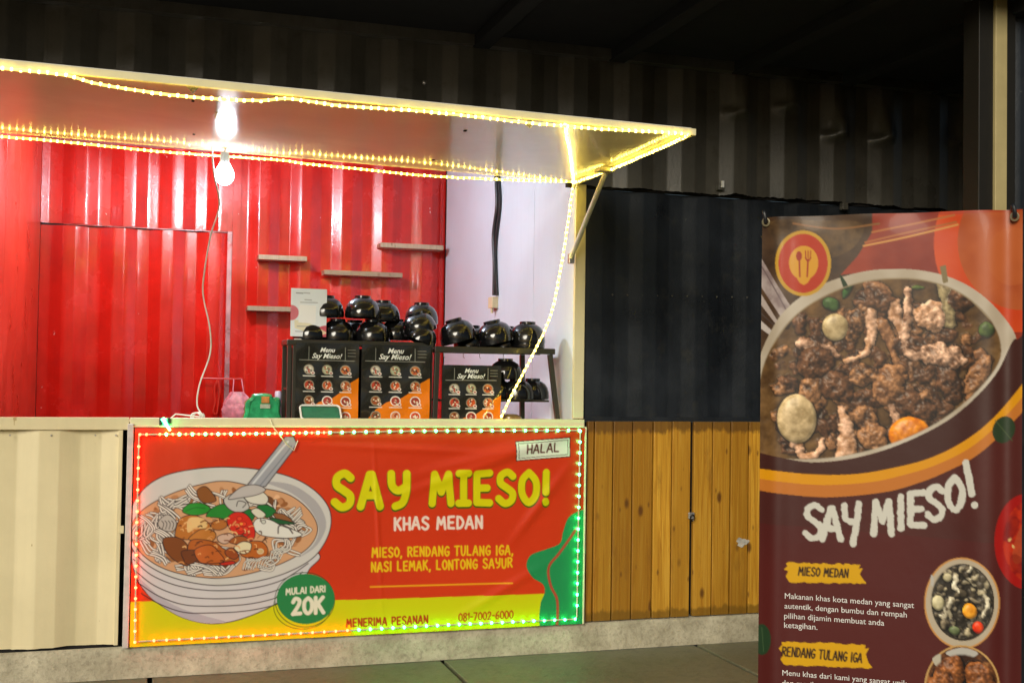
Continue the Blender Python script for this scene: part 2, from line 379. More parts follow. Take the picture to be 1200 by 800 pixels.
class Art:
    """raster in the plane O + u*U + v*V; drawn in photograph pixels that are mapped on to the plane"""
    def __init__(s, O, U, V, width, height, res, base, ss=2):
        s.O, s.U, s.V = map(lambda a: np.array(a, float), (O, U, V)); s.N = np.cross(s.U, s.V)
        s.res = res; s.ss = ss; s.nu = int(round(width/res))+1; s.nv = int(round(height/res))+1
        s.W, s.H = s.nu*ss, s.nv*ss; s.k = ss/res
        s.img = np.empty((s.H, s.W, 3), np.float32); s.img[:] = lin(base)
        s.seed = 1; s.pix = 1.0
    def uv(s, x, y):
        d = ray(x, y); t = np.dot(s.O-CAM, s.N)/np.dot(d, s.N); p = CAM+d*t-s.O
        return np.array([np.dot(p, s.U)*s.k, np.dot(p, s.V)*s.k])
    def calib(s, x, y): s.pix = np.linalg.norm(s.uv(x+1, y)-s.uv(x, y)); return s
    def _fill(s, m, x0, y0, c, a=1.0):
        h, w_ = m.shape; v = s.img[y0:y0+h, x0:x0+w_]
        if isinstance(c, np.ndarray) and c.ndim == 3: c = c[y0:y0+h, x0:x0+w_]
        else: c = np.array(lin(c))
        mm = (m.astype(np.float32)*a)[..., None]; v[:] = v*(1-mm)+c*mm
    def _bb(s, P, pad):
        x0 = max(0, int(P[:, 0].min()-pad)); x1 = min(s.W, int(P[:, 0].max()+pad)+2)
        y0 = max(0, int(P[:, 1].min()-pad)); y1 = min(s.H, int(P[:, 1].max()+pad)+2)
        return x0, x1, y0, y1
    def mask(s, pts, conv=True):
        P = np.array([s.uv(*p) for p in pts]) if conv else np.array(pts)
        x0, x1, y0, y1 = s._bb(P, 1)
        if x1 <= x0 or y1 <= y0: return None
        yy, xx = np.mgrid[y0:y1, x0:x1]; m = np.zeros(yy.shape, bool)
        for (ax, ay), (bx, by) in zip(P, np.roll(P, -1, 0)):
            if ay == by: continue
            lo, hi = min(ay, by), max(ay, by)
            r0_, r1_ = max(0, int(lo-y0)), min(y1-y0, int(hi-y0)+2)
            if r1_ <= r0_: continue
            sy = yy[r0_:r1_]; c = (sy >= lo) & (sy < hi)
            m[r0_:r1_] ^= c & (xx[r0_:r1_] < ax+(sy-ay)*(bx-ax)/(by-ay))
        return m, x0, y0
    def poly(s, pts, c, a=1.0):
        r = s.mask(pts)
        if r: s._fill(r[0], r[1], r[2], c, a)
    def blob(s, pts, c, a=1.0, line=None, lw=1.0):
        q = spline(pts, 8, True); s.poly(q, c, a)
        if line is not None: s.stroke(list(q)+[q[0]], lw, line, False)
    def ell(s, cx, cy, rx, ry, c, ang=0, a=1.0, line=None, lw=1):
        ca, sa = math.cos(R(ang)), math.sin(R(ang)); q = []
        for i in range(56):
            t = 2*math.pi*i/56; x, y = rx*math.cos(t), ry*math.sin(t); q.append((cx+x*ca-y*sa, cy+x*sa+y*ca))
        s.poly(q, c, a)
        if line is not None: s.stroke(q+[q[0]], lw, line, False)
    def stroke(s, pts, wpx, c, smooth=True, a=1.0, rough=0, taper=False, conv=True, noise=None):
        if smooth and len(pts) > 2: pts = spline(pts, 6)
        P = np.array([s.uv(*p) for p in pts]) if conv else np.array(pts, float)
        n = len(P)-1; hw = wpx*s.pix/2; x0, x1, y0, y1 = s._bb(P, hw+3)
        if x1 <= x0 or y1 <= y0: return
        yy, xx = np.mgrid[y0:y1, x0:x1].astype(np.float32); D = np.full(yy.shape, 1e9, np.float32)
        for i in range(n):
            ax, ay = P[i]; dx, dy = P[i+1]-P[i]; L = dx*dx+dy*dy+1e-9
            t = np.clip(((xx-ax)*dx+(yy-ay)*dy)/L, 0, 1); d = np.hypot(xx-ax-t*dx, yy-ay-t*dy)
            if taper: d = d+hw*abs((i+.5)/n*2-1)**2*.8
            D = np.minimum(D, d)
        lim = hw
        if rough: lim = hw-rough*s.pix*noise[y0:y1, x0:x1]
        s._fill(np.clip(lim-D+.5, 0, 1), x0, y0, c, a)
    def text(s, st, p0, p1, h, wpx, c, squash=1.0, gap=.24, rough=0, noise=None, slant=0.0, jit=0.0):
        """baseline p0->p1 in photograph pixels, letter height h"""
        ws = [GW.get(ch, .82) for ch in st]; tot = sum(ws)+gap*(len(st)-1)
        p0 = np.array(p0, float); p1 = np.array(p1, float); e = (p1-p0)/tot; n = np.array([slant, -1.0])
        x = 0
        rs = np.random.RandomState(len(st))
        for ch, w_ in zip(st, ws):
            if ch in GL:
                mode = 'L'; jj = rs.randn()*jit
                for it in GL[ch]:
                    if isinstance(it, str): mode = it; continue
                    q = [p0+e*(x+gx*(w_/max(GW.get(ch, .82), .01)))+n*h*(1-gy)+np.array([0, jj]) for gx, gy in it]
                    s.stroke(q, wpx, c, mode == 'C', rough=rough, noise=noise)
            x += w_+gap
    def tex(s, c1, c2, cell=20, octv=5, con=1.0, c3=None, seed=None):
        s.seed += 1; f = fbm(s.H, s.W, cell*s.pix, octv, seed or s.seed)
        f = np.clip((f-.5)*con*2.2+.5, 0, 1)[..., None]
        o = np.array(lin(c1))*(1-f)+np.array(lin(c2))*f
        if c3 is not None: o = np.where(f > .8, o+(np.array(lin(c3))-o)*(f-.8)*5, o)
        return o.astype(np.float32)
    def sheet(s, name, mat, parent, disp=None, nrm=None):
        a = s.img.reshape(s.nv, s.ss, s.nu, s.ss, 3).mean((1, 3))
        u = (np.arange(s.nu)+.5)*s.res; v = (np.arange(s.nv)+.5)*s.res
        Ug, Vg = np.meshgrid(u, v); P = s.O+Ug[..., None]*s.U+Vg[..., None]*s.V
        n = np.array(nrm if nrm is not None else (0, -1, 0), float)
        if disp is not None: P = P+disp(Ug, Vg)[..., None]*n
        return grid_mesh(name, P[..., 0], P[..., 1], P[..., 2], mat, parent, a)

def font_text(body, name, mat, parent, p0, p1, O, U, V, N, lift, bold=0.0, shear=0.0, disp=None, height=None):
    """small upright lettering; p0, p1 = baseline ends as (u, v) on the plane"""
    cu = bpy.data.curves.new(name, 'FONT'); cu.body = body; cu.size = 1.0; cu.offset = bold; cu.shear = shear; cu.resolution_u = 3
    ob = bpy.data.objects.new('tmp', cu); COL.objects.link(ob)
    dg = bpy.context.evaluated_depsgraph_get(); me = bpy.data.meshes.new_from_object(ob.evaluated_get(dg))
    bpy.data.objects.remove(ob)
    n = len(me.vertices); co = np.empty(n*3, np.float32); me.vertices.foreach_get('co', co); co = co.reshape(-1, 3)
    x0, x1 = co[:, 0].min(), co[:, 0].max(); L = np.array(p1)-np.array(p0); k = np.linalg.norm(L)/(x1-x0); e = L/np.linalg.norm(L)
    ky = k if height is None else height/.73
    nn = np.array([e[1], -e[0]])
    uv = np.array(p0)+((co[:, 0]-x0)*k)[:, None]*e+(co[:, 1]*ky)[:, None]*nn
    d = lift+(disp(uv[:, 0], uv[:, 1]) if disp is not None else 0)
    P = np.array(O)+uv[:, :1]*np.array(U)+uv[:, 1:]*np.array(V)+np.array(N)*(np.zeros(n)+d)[:, None]
    me.vertices.foreach_set('co', P.astype(np.float32).ravel()); me.update()
    me.name = name; me.materials.clear(); me.materials.append(mat)
    o = bpy.data.objects.new(name, me); COL.objects.link(o)
    o.parent = parent; o.matrix_parent_inverse = Matrix.Translation(-parent_loc(parent)); return o

# ================================================================== THE SETTING
YB = 3.13                                     # back wall of the kiosk
ZH = 2.76                                     # awning hinge height
XR = 2.443; XE = 2.51                         # inner and outer side of the right front post
XL = float(onY(46, 330, YB)[0])               # left inner wall
ZC = 1.3635; ZK = .166                        # counter top, kerb top
g = MB().add([(-60, -60, -.03), (60, -60, -.03), (60, 60, -.03), (-60, 60, -.03)], [(0, 1, 2, 3)]).build('ground', 'ground')
tag(g, kind='structure')
pav = bpy.data.objects.new('pavement', None); COL.objects.link(pav); tag(pav, kind='structure')
j1 = float(onZ(522, 776, 0)[0]); j2 = float(onZ(820, 757, 0)[0]); sp = j2-j1
for i in range(-4, 5):
    for k in range(4):
        xa, xb = j1+i*sp+.012, j1+(i+1)*sp-.012; ya, yb = -.012-(k+1)*1.34+.012, -.012-k*1.34-.012
        if k == 0: yb = -.014
        dz = -abs(random.gauss(0, .0015))
        MB().box(xa, xb, ya, yb, -.06, dz).build('slab', 'slab', pav, bevel=.006)
# kerb with an uneven face
xs = np.arange(-2.6, 5.33, .02); zs = np.linspace(0, ZK-.004, 9)
Xg, Zg = np.meshgrid(xs, zs)
nf = fbm(60, len(xs), 40, 5, 3)[::7][:9]
Yg = -.010-.020*nf-.012*(1-Zg/ZK)
Zt = Zg+np.where(Zg > .15, (fbm(9, len(xs), 30, 4, 5)-.5)*.012, 0)
kb = grid_mesh('kerb', np.vstack([Xg, Xg[-1:]]), np.vstack([Yg, np.full((1, len(xs)), .4)]), np.vstack([Zt, Zt[-1:]]), 'curb', smooth=False)
tag(kb, kind='structure')

# canopy ceiling over the walkway
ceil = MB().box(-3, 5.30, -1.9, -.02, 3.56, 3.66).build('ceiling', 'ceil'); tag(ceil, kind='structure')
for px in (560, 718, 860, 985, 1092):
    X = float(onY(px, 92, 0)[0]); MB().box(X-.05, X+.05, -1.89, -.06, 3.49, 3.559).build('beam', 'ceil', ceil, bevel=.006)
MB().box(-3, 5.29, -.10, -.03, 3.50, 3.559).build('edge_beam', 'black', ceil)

# ================================================================== UPPER DARK CONTAINER, NAVY WALL
axr_ = 2.40
upc = thing('upper_container', 'black corrugated container side with dented ribs above the kiosk and the navy wall', 'container', (1.5, 0, ZH))
per = .354
ph0 = float(onY(882, 150, -.02)[0])+.0
dents = []
for (x, y, a) in ((868, 132, .045), (926, 124, .03), (982, 158, .06), (1036, 163, .06), (1128, 165, .05)):
    p = onY(x, y, -.02); dents.append((p[0], p[2], a, .045, .16))
ph = float(onY(982, 150, -.02)[0])-per/8
corrugated('side_wall', -2.6, 5.31, 2.748, 3.60, -.045, per, .032, ph, 'black', upc, dents, dx=.015, dz=.015, rag=.012, lift=(axr_, .085))
MB().box(-2.6, axr_, .012, .05, 2.84, 3.62).box(axr_+.001, 5.31, .012, .05, 2.74, 3.62).build('backing_wall', 'dark', upc)
for (x, y) in ((845, 221), (990, 244)):
    p = onY(x, y, -.05); MB().box(p[0]-.02, p[0]+.02, -.06, -.02, p[2]-.01, p[2]+.035).build('bracket', 'black', upc, bevel=.003)
p = onY(846, 220, -.06); MB().box(p[0]-.008, p[0]+.008, -.075, -.062, p[2]+.0, p[2]+.04).build('clip', 'white', upc)
p = onY(497, 97, -.05); MB().ball((p[0], -.05, p[2]), .014).build('bolt', 'steel', upc, True)
cb = MB().tube(spline([onY(255, -6, -.12), onY(300, 4, -.12), onY(350, 10, -.12), onY(400, 17, -.12)], 6), .003, 6).build('wire', 'cable'); tag(cb, 'thin dark wire strung high in front of the black upper wall', 'wire')

nav = thing('navy_wall', 'navy blue corrugated container side above the plank doors', 'container wall', (3.9, .02, ZC))
corrugated('wall_sheet', XE+.004, 5.31, ZC+.012, 2.735, .012, .354, .013, XE+.03, 'navy', nav, dx=.03, dz=.2, wob=.002)
for i in range(16):
    q = onY(700+i*17.5, 345+i*.35, .02); MB().ball((q[0], .016, q[2]), .006, 6, 4).build('rivet', 'black', nav, True)
MB().box(XE+.004, 5.31, -.004, .03, ZC-.012, ZC+.012).build('bottom_rail', 'navy', nav, bevel=.002)

# ------------------------------------------------------------------ plank doors
def door(xpx, label, parentname='plank_door'):
    X = [float(onY(q, 600, -.01)[0]) for q in xpx]
    t = thing(parentname, label, 'door', ((X[0]+X[-1])/2, 0, ZK), 'varnished plank doors under the navy wall')
    for a, b in zip(X[:-1], X[1:]):
        dy = random.uniform(-.003, .003)
        MB().box(a+.0042, b-.0042, -.018+dy, .012, ZK+.004, ZC-.014+random.uniform(-.002, .0)).build('plank', 'plank', t, bevel=.0028)
    MB().box(X[0], X[-1], .0125, .03, ZK+.01, ZC-.02).build('back_frame', 'dark', t)
    return t, X
d1, X1 = door([686.5, 695, 717, 740, 764, 786, 808.5], 'plank door beside the lit banner, with knots and dark stains along its top')
d2, X2 = door([811.5, 834, 855, 876, 897, 918, 940, 962], 'plank door with a pale scuff and a small latch, partly behind the standing banner')
d3, X3 = door([965, 988, 1010, 1034, 1058, 1082, 1106, 1130], 'plank door wholly behind the standing banner')
p = onY(808.5, 604, -.02)
lt = MB().box(p[0]-.016, p[0]+.022, -.040, -.022, p[2]-.018, p[2]+.022)
lt.build('latch_plate', 'steel', d2, bevel=.004)
th = [(p[0]+.003+.013*math.cos(a), -.046-.006*math.sin(a), p[2]-.01+.02*math.sin(a)) for a in np.linspace(0, 2*math.pi, 15)]
MB().tube(th, .0035, 6, False).build('latch_ring', 'brown', d2, True)
p = onY(870, 635, -.0235)
sc = []
for i in range(26):
    a = 2*math.pi*i/26; rr = 1+.22*math.sin(3*a+1)+.12*math.sin(7*a); sc.append((p[0]+.040*rr*math.cos(a), -.0222, p[2]+.026*rr*math.sin(a)))
MB().prism(sc, [(x, y+.0015, z) for x, y, z in sc]).build('paint_scuff', plain('grey_scuff', (.42, .40, .36), .6, var=.35), d2)

# ------------------------------------------------------------------ container post on the right
cp = thing('container_post', 'tall dark steel corner post with a straw coloured strip behind the standing banner', 'post', (5.0, -1.6, 0))
PY = -1.62
def postx(x): return float(onY(x, 150, PY)[0])
MB().box(postx(1147), postx(1164), PY, PY+.12, 0, 4.6).build('dark_flange', 'brown', cp, bevel=.004)
MB().box(postx(1164)+.001, postx(1178), PY-.015, PY+.12, 0, 4.6).build('straw_strip', 'yellowstrip', cp, bevel=.004)
MB().box(postx(1178)+.001, postx(1190), PY, PY+.12, 0, 4.6).build('brown_flange', 'brown', cp, bevel=.004)
rc = corrugated('end_container', postx(1190)+.002, 8.5, 0, 4.6, PY+.03, .354, .036, 5.7, 'navy', None, dz=.5)
tag(rc, 'dark blue container side at the edge, right of the straw striped post', 'container')
# neighbour / blockers so that the kiosk is a closed box
# ================================================================== KIOSK
kio = thing('food_kiosk', 'container food kiosk with red ribbed back wall, cream front and white side wall', 'kiosk', (.9, 1.5, ZK))
ZT = 3.36
# back wall: ribbed, split by a door frame line
perb = float(onY(222.5, 400, YB)[0]-onY(166.5, 400, YB)[0])
# flank that faces away (dark): 53..66 px at y 480 -> flank [.25,.5] or [.75,1]
pf = float(onY(59+6.5, 430, YB)[0])           # end of the dark flank = start of inner/outer flat
zl = float(onY(170, 268, YB)[2])
xl2 = float(onY(264, 400, YB)[0])
corrugated('back_wall_lower', XL, xl2-.004, ZK, zl-.008, YB-.036, perb, .036, pf+.03, 'red', kio, dx=.05, dz=.12, wob=.0015)
corrugated('back_wall_upper', XL, xl2-.004, zl+.008, ZT, YB-.036, perb, .036, pf+.10, 'red', kio, dx=.05, dz=.12, wob=.0015)
corrugated('back_wall', float(onY(278, 400, YB)[0]), XR, ZK, ZT, YB-.036, perb*.93, .036, float(onY(300, 400, YB)[0]), 'red', kio, dx=.05, dz=.12, wob=.0015)
MB().box(XL-.05, XR+.05, YB+.004, YB+.05, ZK, ZT).build('outer_back', 'dark', kio)
# door frame: seam strip and bare steel jamb
MB().box(float(onY(75, 262, YB)[0]), xl2, YB-.042, YB-.02, zl-.003, zl+.004).build('seam_strip', 'seam', kio)
MB().box(xl2-.004, xl2+.034, YB-.045, YB-.004, ZK, float(onY(270, 272, YB)[2])).build('door_jamb', 'jamb', kio, bevel=.004)
MB().box(xl2+.035, float(onY(278, 400, YB)[0])+.004, YB-.030, YB-.001, ZK, ZT).build('jamb_filler', 'red', kio)
MB().box(xl2-.004, xl2+.034, YB-.030, YB-.001, float(onY(270, 272, YB)[2])+.002, ZT).build('jamb_head', 'red', kio)
# left side wall: flat sheets with seams (red)
ys = [-.0, .7, float(onX(20, 330, XL)[1]), YB-.04]
for a, b in zip(ys[:-1], ys[1:]):
    MB().box(XL-.04, XL, a+.004, b-.004, ZK, ZT).build('side_panel', 'red_side', kio, bevel=.003)
MB().box(XL-.06, XL-.041, 0, YB, ZK, ZT).build('outer_side', 'dark', kio)
# right side wall: white sheets
ysr = [.0, .75, 1.62, YB-.04]
for a, b in zip(ysr[:-1], ysr[1:]):
    MB().box(XR, XR+.04, a+.003, b-.002, ZK, ZT).build('white_panel', 'white_in', kio, bevel=.002)
MB().box(XR+.041, XR+.06, .03, YB, ZK, ZT).build('outer_side', 'dark', kio)
MB().box(XL, XR, .0, YB, ZK-.02, ZK+.0).build('kiosk_floor', 'dark', kio)
MB().box(XL-.06, XR+.06, -.0, YB+.05, ZT, ZT+.04).build('kiosk_roof', 'white_in', kio)
MB().box(-2.6, XR, .055, .09, ZH+.075, ZT-.002).build('header', 'cream_clean', kio)
MB().box(XR+.001, XE, -.02, .06, ZC+.001, ZH).build('front_post', 'cream_clean', kio, bevel=.003)
# neighbouring wall left of the opening is outside the picture
MB().box(-2.6, XL-.061, -.02, .04, ZK, ZH+.05).build('front_wall', 'cream', kio)

# front: counter rail, cream ribbed sheet, dark gap
xg0, xg1 = float(onY(141.5, 620, 0)[0]), float(onY(155, 620, 0)[0])
rail0, rail1 = float(onY(152.3, 495, -.03)[0]), float(onY(685, 495, -.03)[0])
zr = float(onY(80, 503.5, -.03)[2])
lr = MB().box(XL-.06, rail0-.004, -.030, .02, zr, ZC-.002).build('front_rail', 'cream', kio, bevel=.003)
rr_ = MB().box(rail0, rail1, -.030, .02, float(onY(300, 503, -.03)[2]), ZC-.003).build('front_rail', 'cream_clean', kio, bevel=.003)
corrugated('ribbed_front', XL-.06, xg0-.02, ZK+.012, zr, -.018, .405, .03, float(onY(92, 600, 0)[0])-.1-.405/4, 'cream', kio, dx=.03, dz=.05, wob=.0012, rag=.006)
MB().box(xg0-.022, xg0, -.026, -.004, ZK+.01, zr-.001).build('edge_strip', 'cream', kio, bevel=.003)
for xx in (12, 60, 112, 136):
    q = onY(xx, 508, -.02); MB().ball((q[0], -.022, q[2]-.008), .005, 6, 4).build('screw', 'steel', kio, True)
p = onY(146, 620, -.03); MB().box(p[0]-.03, p[0]-.004, -.034, -.026, p[2]-.02, p[2]+.02).build('hinge', 'cream', kio, bevel=.002)
MB().box(XL, XR, .021, .035, ZK, zr+.04).build('front_backing', 'dark', kio)
MB().box(XL, XR, .021, .62, ZC-.055, ZC-.035).build('worktop', 'cream_clean', kio, bevel=.003)
MB().box(XL, XR, .60, .615, ZK, ZC-.056).build('counter_back', 'dark', kio)

# ------------------------------------------------------------------ awning
AW = -1.593
axr = 2.429; axl = -1.9
aw = thing('awning', 'raised flat awning panel with glossy underside edged with lights, over the counter', 'awning', (.9, 0, ZH))
SL = .012
def awz(Y): return ZH-Y*SL/1.6*0+(.004 if 0 else 0)
MB().box(axl, axr, AW+.012, -.03, ZH, ZH+.02).build('awning_panel', 'awning', aw, bevel=.003)
MB().box(axl, axr+.012, AW-.012, AW+.011, ZH-.020, ZH+.012).build('front_trim', 'cream_clean', aw, bevel=.003)
MB().box(axr+.001, axr+.02, AW+.012, -.03, ZH-.014, ZH+.018).build('side_trim', 'cream_clean', aw, bevel=.003)
xs_ = float(onZ(5, 120, ZH)[0])
MB().box(.2, .225, AW+.03, -.05, ZH-.0025, ZH-.0002).build('seam_strip', 'awning', aw)
br = onX(716, 187, axr)
MB().box(axr-.085, axr+.004, br[1]-.05, br[1]+.035, ZH-.034, ZH-.0165).build('strut_bracket', 'cream_clean', aw, bevel=.003)
foot = onY(669, 303, -.04)
top_ = (axr-.03, br[1]-.005, ZH-.030)
MB().tube([top_, (foot[0], -.035, foot[2])], .014, 10).build('strut', 'white', aw, True)
MB().box(foot[0]-.014, foot[0]+.02, -.052, -.0205, foot[2]-.03, foot[2]+.03).build('strut_foot', 'steel', aw, bevel=.004)
for (x, y) in ((226, 112), (620, 148)):
    p = onZ(x, y, ZH-.01); m_ = MB(); m_.tube([(p[0]-.025, p[1], ZH-.004), (p[0], p[1]-.01, ZH-.03), (p[0]+.02, p[1], ZH-.004)], .004, 6)
    m_.box(p[0]-.012, p[0]+.012, p[1]-.012, p[1]+.012, ZH-.02, ZH-.001); m_.build('hasp', 'steel', aw)
for (x, y) in ((226, 126), (227, 165), (545, 156), (508, 190), (738, 155)):
    p = onZ(x, y, ZH); MB().box(p[0]-.006, p[0]+.006, p[1]-.01, p[1]+.01, ZH-.006, ZH-.0002).build('screw', 'dark', aw)

for ch in aw.children:
    for v in ch.data.vertices: v.co.z += (axr-v.co.x)*(.013+.0045*max(0, min(1, 1-v.co.y/AW)))
# ------------------------------------------------------------------ LED ropes
def resample(P, step):
    P = [Vector(p) for p in P]; out = []; acc = 0.0; nxt = 0.0
    for a, b in zip(P[:-1], P[1:]):
        L = (b-a).length
        while nxt <= acc+L:
            out.append(a.lerp(b, (nxt-acc)/L)); nxt += step
        acc += L
    return out
def rope(label, pts, step=.033, br_=.0062, rr=.0055, mats=('rope', 'led')):
    path = spline([tuple(p) for p in pts], 8)
    t = thing('led_rope', label, 'light string', tuple(path[0]), 'warm white rope lights around the awning')
    MB().tube(path, rr, 6).build('tube', mats[0], t, True)
    b = MB()
    for q in resample(path, step):
        q = q+Vector([random.gauss(0, .0008) for _ in range(3)]); b.ball(q, br_*random.uniform(1.05, 1.25), 6, 4)
    o = b.build('beads', mats[1], t, True); o['kind'] = 'stuff'
    return t
yf = AW+.035
def P_(x, y, Y): return onY(x, y, Y)
front_pts = [(-30, 77), (0, 80), (40, 84), (80, 89), (112, 98), (160, 106), (225, 114), (300, 118), (340, 116), (400, 124), (500, 131), (620, 144), (700, 151), (790, 156), (806, 157)]
rope('rope light along the front edge of the awning', [P_(x, y, AW-.018 if y < 100 and x < 60 else AW-.018) for x, y in front_pts])
hin = [(-30, 155), (0, 160), (50, 164), (120, 171), (190, 178), (260, 183), (330, 188), (360, 192), (430, 199), (500, 206), (600, 211), (672, 213)]
rope('rope light along the hinge line of the awning above the counter opening', [P_(x, y, -.045) for x, y in hin])
sd_ = [onZ(x, y, ZH-.024) for x, y in ((673, 214), (700, 205), (730, 193), (760, 180), (785, 169), (808, 158))]
rope('rope light along the short right edge of the awning', sd_)
dg_ = []
for (x, y) in ((662, 146), (665, 165), (669, 187), (672, 211)): dg_.append(onZ(x, y, ZH-.014))
rope('rope light crossing the awning underside near its right end', dg_)
hg = [(672, 215), (667, 250), (658, 310), (645, 370), (622, 420), (600, 462), (587, 490)]
rope('rope light hanging from the awning corner down to the counter', [P_(x, y, -.05) for x, y in hg])

# ------------------------------------------------------------------ bulb on its cord
BY = -.17
bp = onY(263, 206, BY)
lb = thing('light_bulb', 'glowing white bulb hanging on a cord under the awning', 'lamp', tuple(bp))
prof = [(0, -.036), (.018, -.032), (.031, -.018), (.036, 0), (.033, .018), (.024, .036), (.017, .048), (.015, .06)]
MB().lathe([(r_, z) for r_, z in prof], 24, Matrix.Translation(Vector(bp)) @ Matrix.Scale(1.4, 4)).build('globe', 'bulb', lb, True)
MB().lathe([(.0, .105), (.017, .103), (.02, .085), (.02, .058), (.016, .055), (0, .055)], 20, Matrix.Translation(Vector(bp)) @ Matrix.Scale(1.2, 4)).build('socket', 'white', lb, True)
wp = [onZ(254, 132, ZH-.01), onY(250, 150, -.4), onY(249, 178, BY-.02), onY(251, 205, BY-.06), onY(257, 240, BY), onY(247, 275, BY), onY(240, 315, BY), onY(238, 345, -.05), (onY(246, 385, 0)), onY(246, 415, .1), onY(234, 450, .15), onY(231, 474, .2), onY(238, 487, .2)]
MB().tube(spline([tuple(p) for p in wp], 8), .0042, 8).build('cord', 'white', lb, True)
MB().tube([tuple(Vector(bp)+Vector((0, 0, .10))), (bp[0], bp[1], ZH+.03)], .0035, 6).build('hanger', 'white', lb, True)
ip = Vector((.35, 1.25, 3.16))
il = thing('ceiling_lamp', 'white ceiling lamp inside the kiosk, hidden above the counter opening', 'lamp', tuple(ip))
MB().lathe(prof, 24, Matrix.Translation(ip) @ Matrix.Scale(1.35, 4)).build('globe', 'lamp', il, True)
MB().lathe([(.0, .20), (.05, .199), (.05, .185), (.022, .18), (.022, .07), (0, .07)], 20, Matrix.Translation(ip)).build('socket', 'white', il, True)
cc = onY(229, 482, .2)
cl = []
for i in range(60):
    a = i/60*2*math.pi*3.2; cl.append((cc[0]+.028*math.cos(a)+i*.0004, .2+i*.0008, ZC-.005+.022*math.sin(a)))
cl = [(onY(196, 488, .2)[0], .2, ZC-.03), (onY(206, 480, .2)[0], .2, ZC+.01)]+cl
o = MB().tube(cl, .004, 6).build('cable_coil', 'white', None, True); tag(o, 'small coil of white cable lying on the counter at the foot of the bulb cord', 'cable')

# ------------------------------------------------------------------ wall shelves
def shelf(x0, x1, y, label):
    a = onY(x0, y, YB-.20); b = onY(x1, y, YB-.20)
    o = MB().box(a[0], b[0], YB-.20, YB-.037, a[2]-.038, a[2]).build('wall_shelf', 'shelfwood', None, bevel=.003)
    tag(o, label, 'shelf', 'pale wooden shelves on the red wall')
shelf(303, 360, 298, 'short shelf, the upper left of the pale shelves, nearest the bulb')
shelf(380, 472, 316, 'long shelf directly above the middle of the black bowls')
shelf(446, 520, 284, 'highest shelf, touching the corner with the white wall')
shelf(290, 352, 358, 'lowest shelf, partly hidden behind the payment card')

# conduit with junction on the white wall
ct = thing('wall_conduit', 'black cable run ending in a small beige junction box on the white wall', 'conduit', tuple(onX(580, 345, XR-.01)))
pa = [onX(x, y, XR-.018) for x, y in ((582, 120), (582, 200), (583, 240), (579, 275), (580, 310), (579.5, 346))]
MB().tube(spline([tuple(p) for p in pa], 6), .018, 10).build('cable', 'cable', ct, True)
pb = [onX(x, y, XR-.012) for x, y in ((584.5, 120), (584.5, 200), (586, 240), (581, 290), (582.5, 346))]
MB().tube(spline([tuple(p) for p in pb], 6), .011, 8).build('cable', 'cable', ct, True)
p = onX(578, 353, XR-.02)
MB().box(XR-.045, XR-.001, p[1]-.06, p[1]+.05, p[2]-.05, p[2]+.03).build('junction_box', 'cream', ct, bevel=.004)
MB().tube([(XR-.03, p[1], p[2]-.05), (XR-.03, p[1], p[2]-.085)], .010, 8).build('stub', 'cream', ct)

# rail with hanging bag on the back wall
yh = YB-.10
p0, p1 = onY(236, 443, yh), onY(283, 444, yh)
rl = MB(); rl.tube([p0, p1], .006, 8)
for q in (p0, (np.array(p0)+p1)/2, p1): rl.tube([tuple(q), (q[0], YB-.03, q[2])], .005, 6)
rl = rl.build('hook_rail', 'red_side', None, True); tag(rl, 'thin red hook rail on the red wall behind the counter', 'rail')
bx = onY(278, 470, yh-.03)
bg_ = thing('plastic_bag', 'crumpled pink plastic bag hanging from the red hook rail', 'bag', tuple(bx))
m_ = MB(); n_ = 28; rows = 16; vs = []; fs = []
for i in range(rows):
    t = i/(rows-1); rad = .045+.065*math.sin(min(1, t*1.5)*math.pi*.5)*(1-.25*max(0, t-.8)*5*.5)
    z = bx[2]+.075-.20*t
    for j in range(n_):
        a = 2*math.pi*j/n_; rr = rad*(1+.12*math.sin(5*a+3*t)+.08*math.sin(11*a+9*t)+.05*random.uniform(-1, 1))
        vs.append((bx[0]-.0+rr*1.0*math.cos(a), yh-.03+rr*.45*math.sin(a), z))
for i in range(rows-1):
    for j in range(n_): fs.append((i*n_+j, i*n_+(j+1) % n_, (i+1)*n_+(j+1) % n_, (i+1)*n_+j))
fs.append(tuple(range((rows-1)*n_, rows*n_)))
m_.add(vs, fs); m_.build('sack', 'pink', bg_, True)
hp = onY(274, 444, yh); hq = onY(283, 444, yh)
MB().tube([hp, (bx[0]-.035, yh-.03, bx[2]+.07)], .005, 6).build('handle', 'pink', bg_); MB().tube([hq, (bx[0]+.05, yh-.03, bx[2]+.06)], .005, 6).build('handle', 'pink', bg_)
ss_ = [onY(x, y, yh-.01) for x, y in ((255, 445), (251, 455), (252, 470), (250, 482), (254, 484), (256, 470), (257, 455), (255, 446))]
o = MB().tube(spline([tuple(p) for p in ss_], 5), .007, 6).build('strap_loop', 'red_side', None, True); tag(o, 'red loop of strap hanging from the hook rail left of the bag', 'strap')

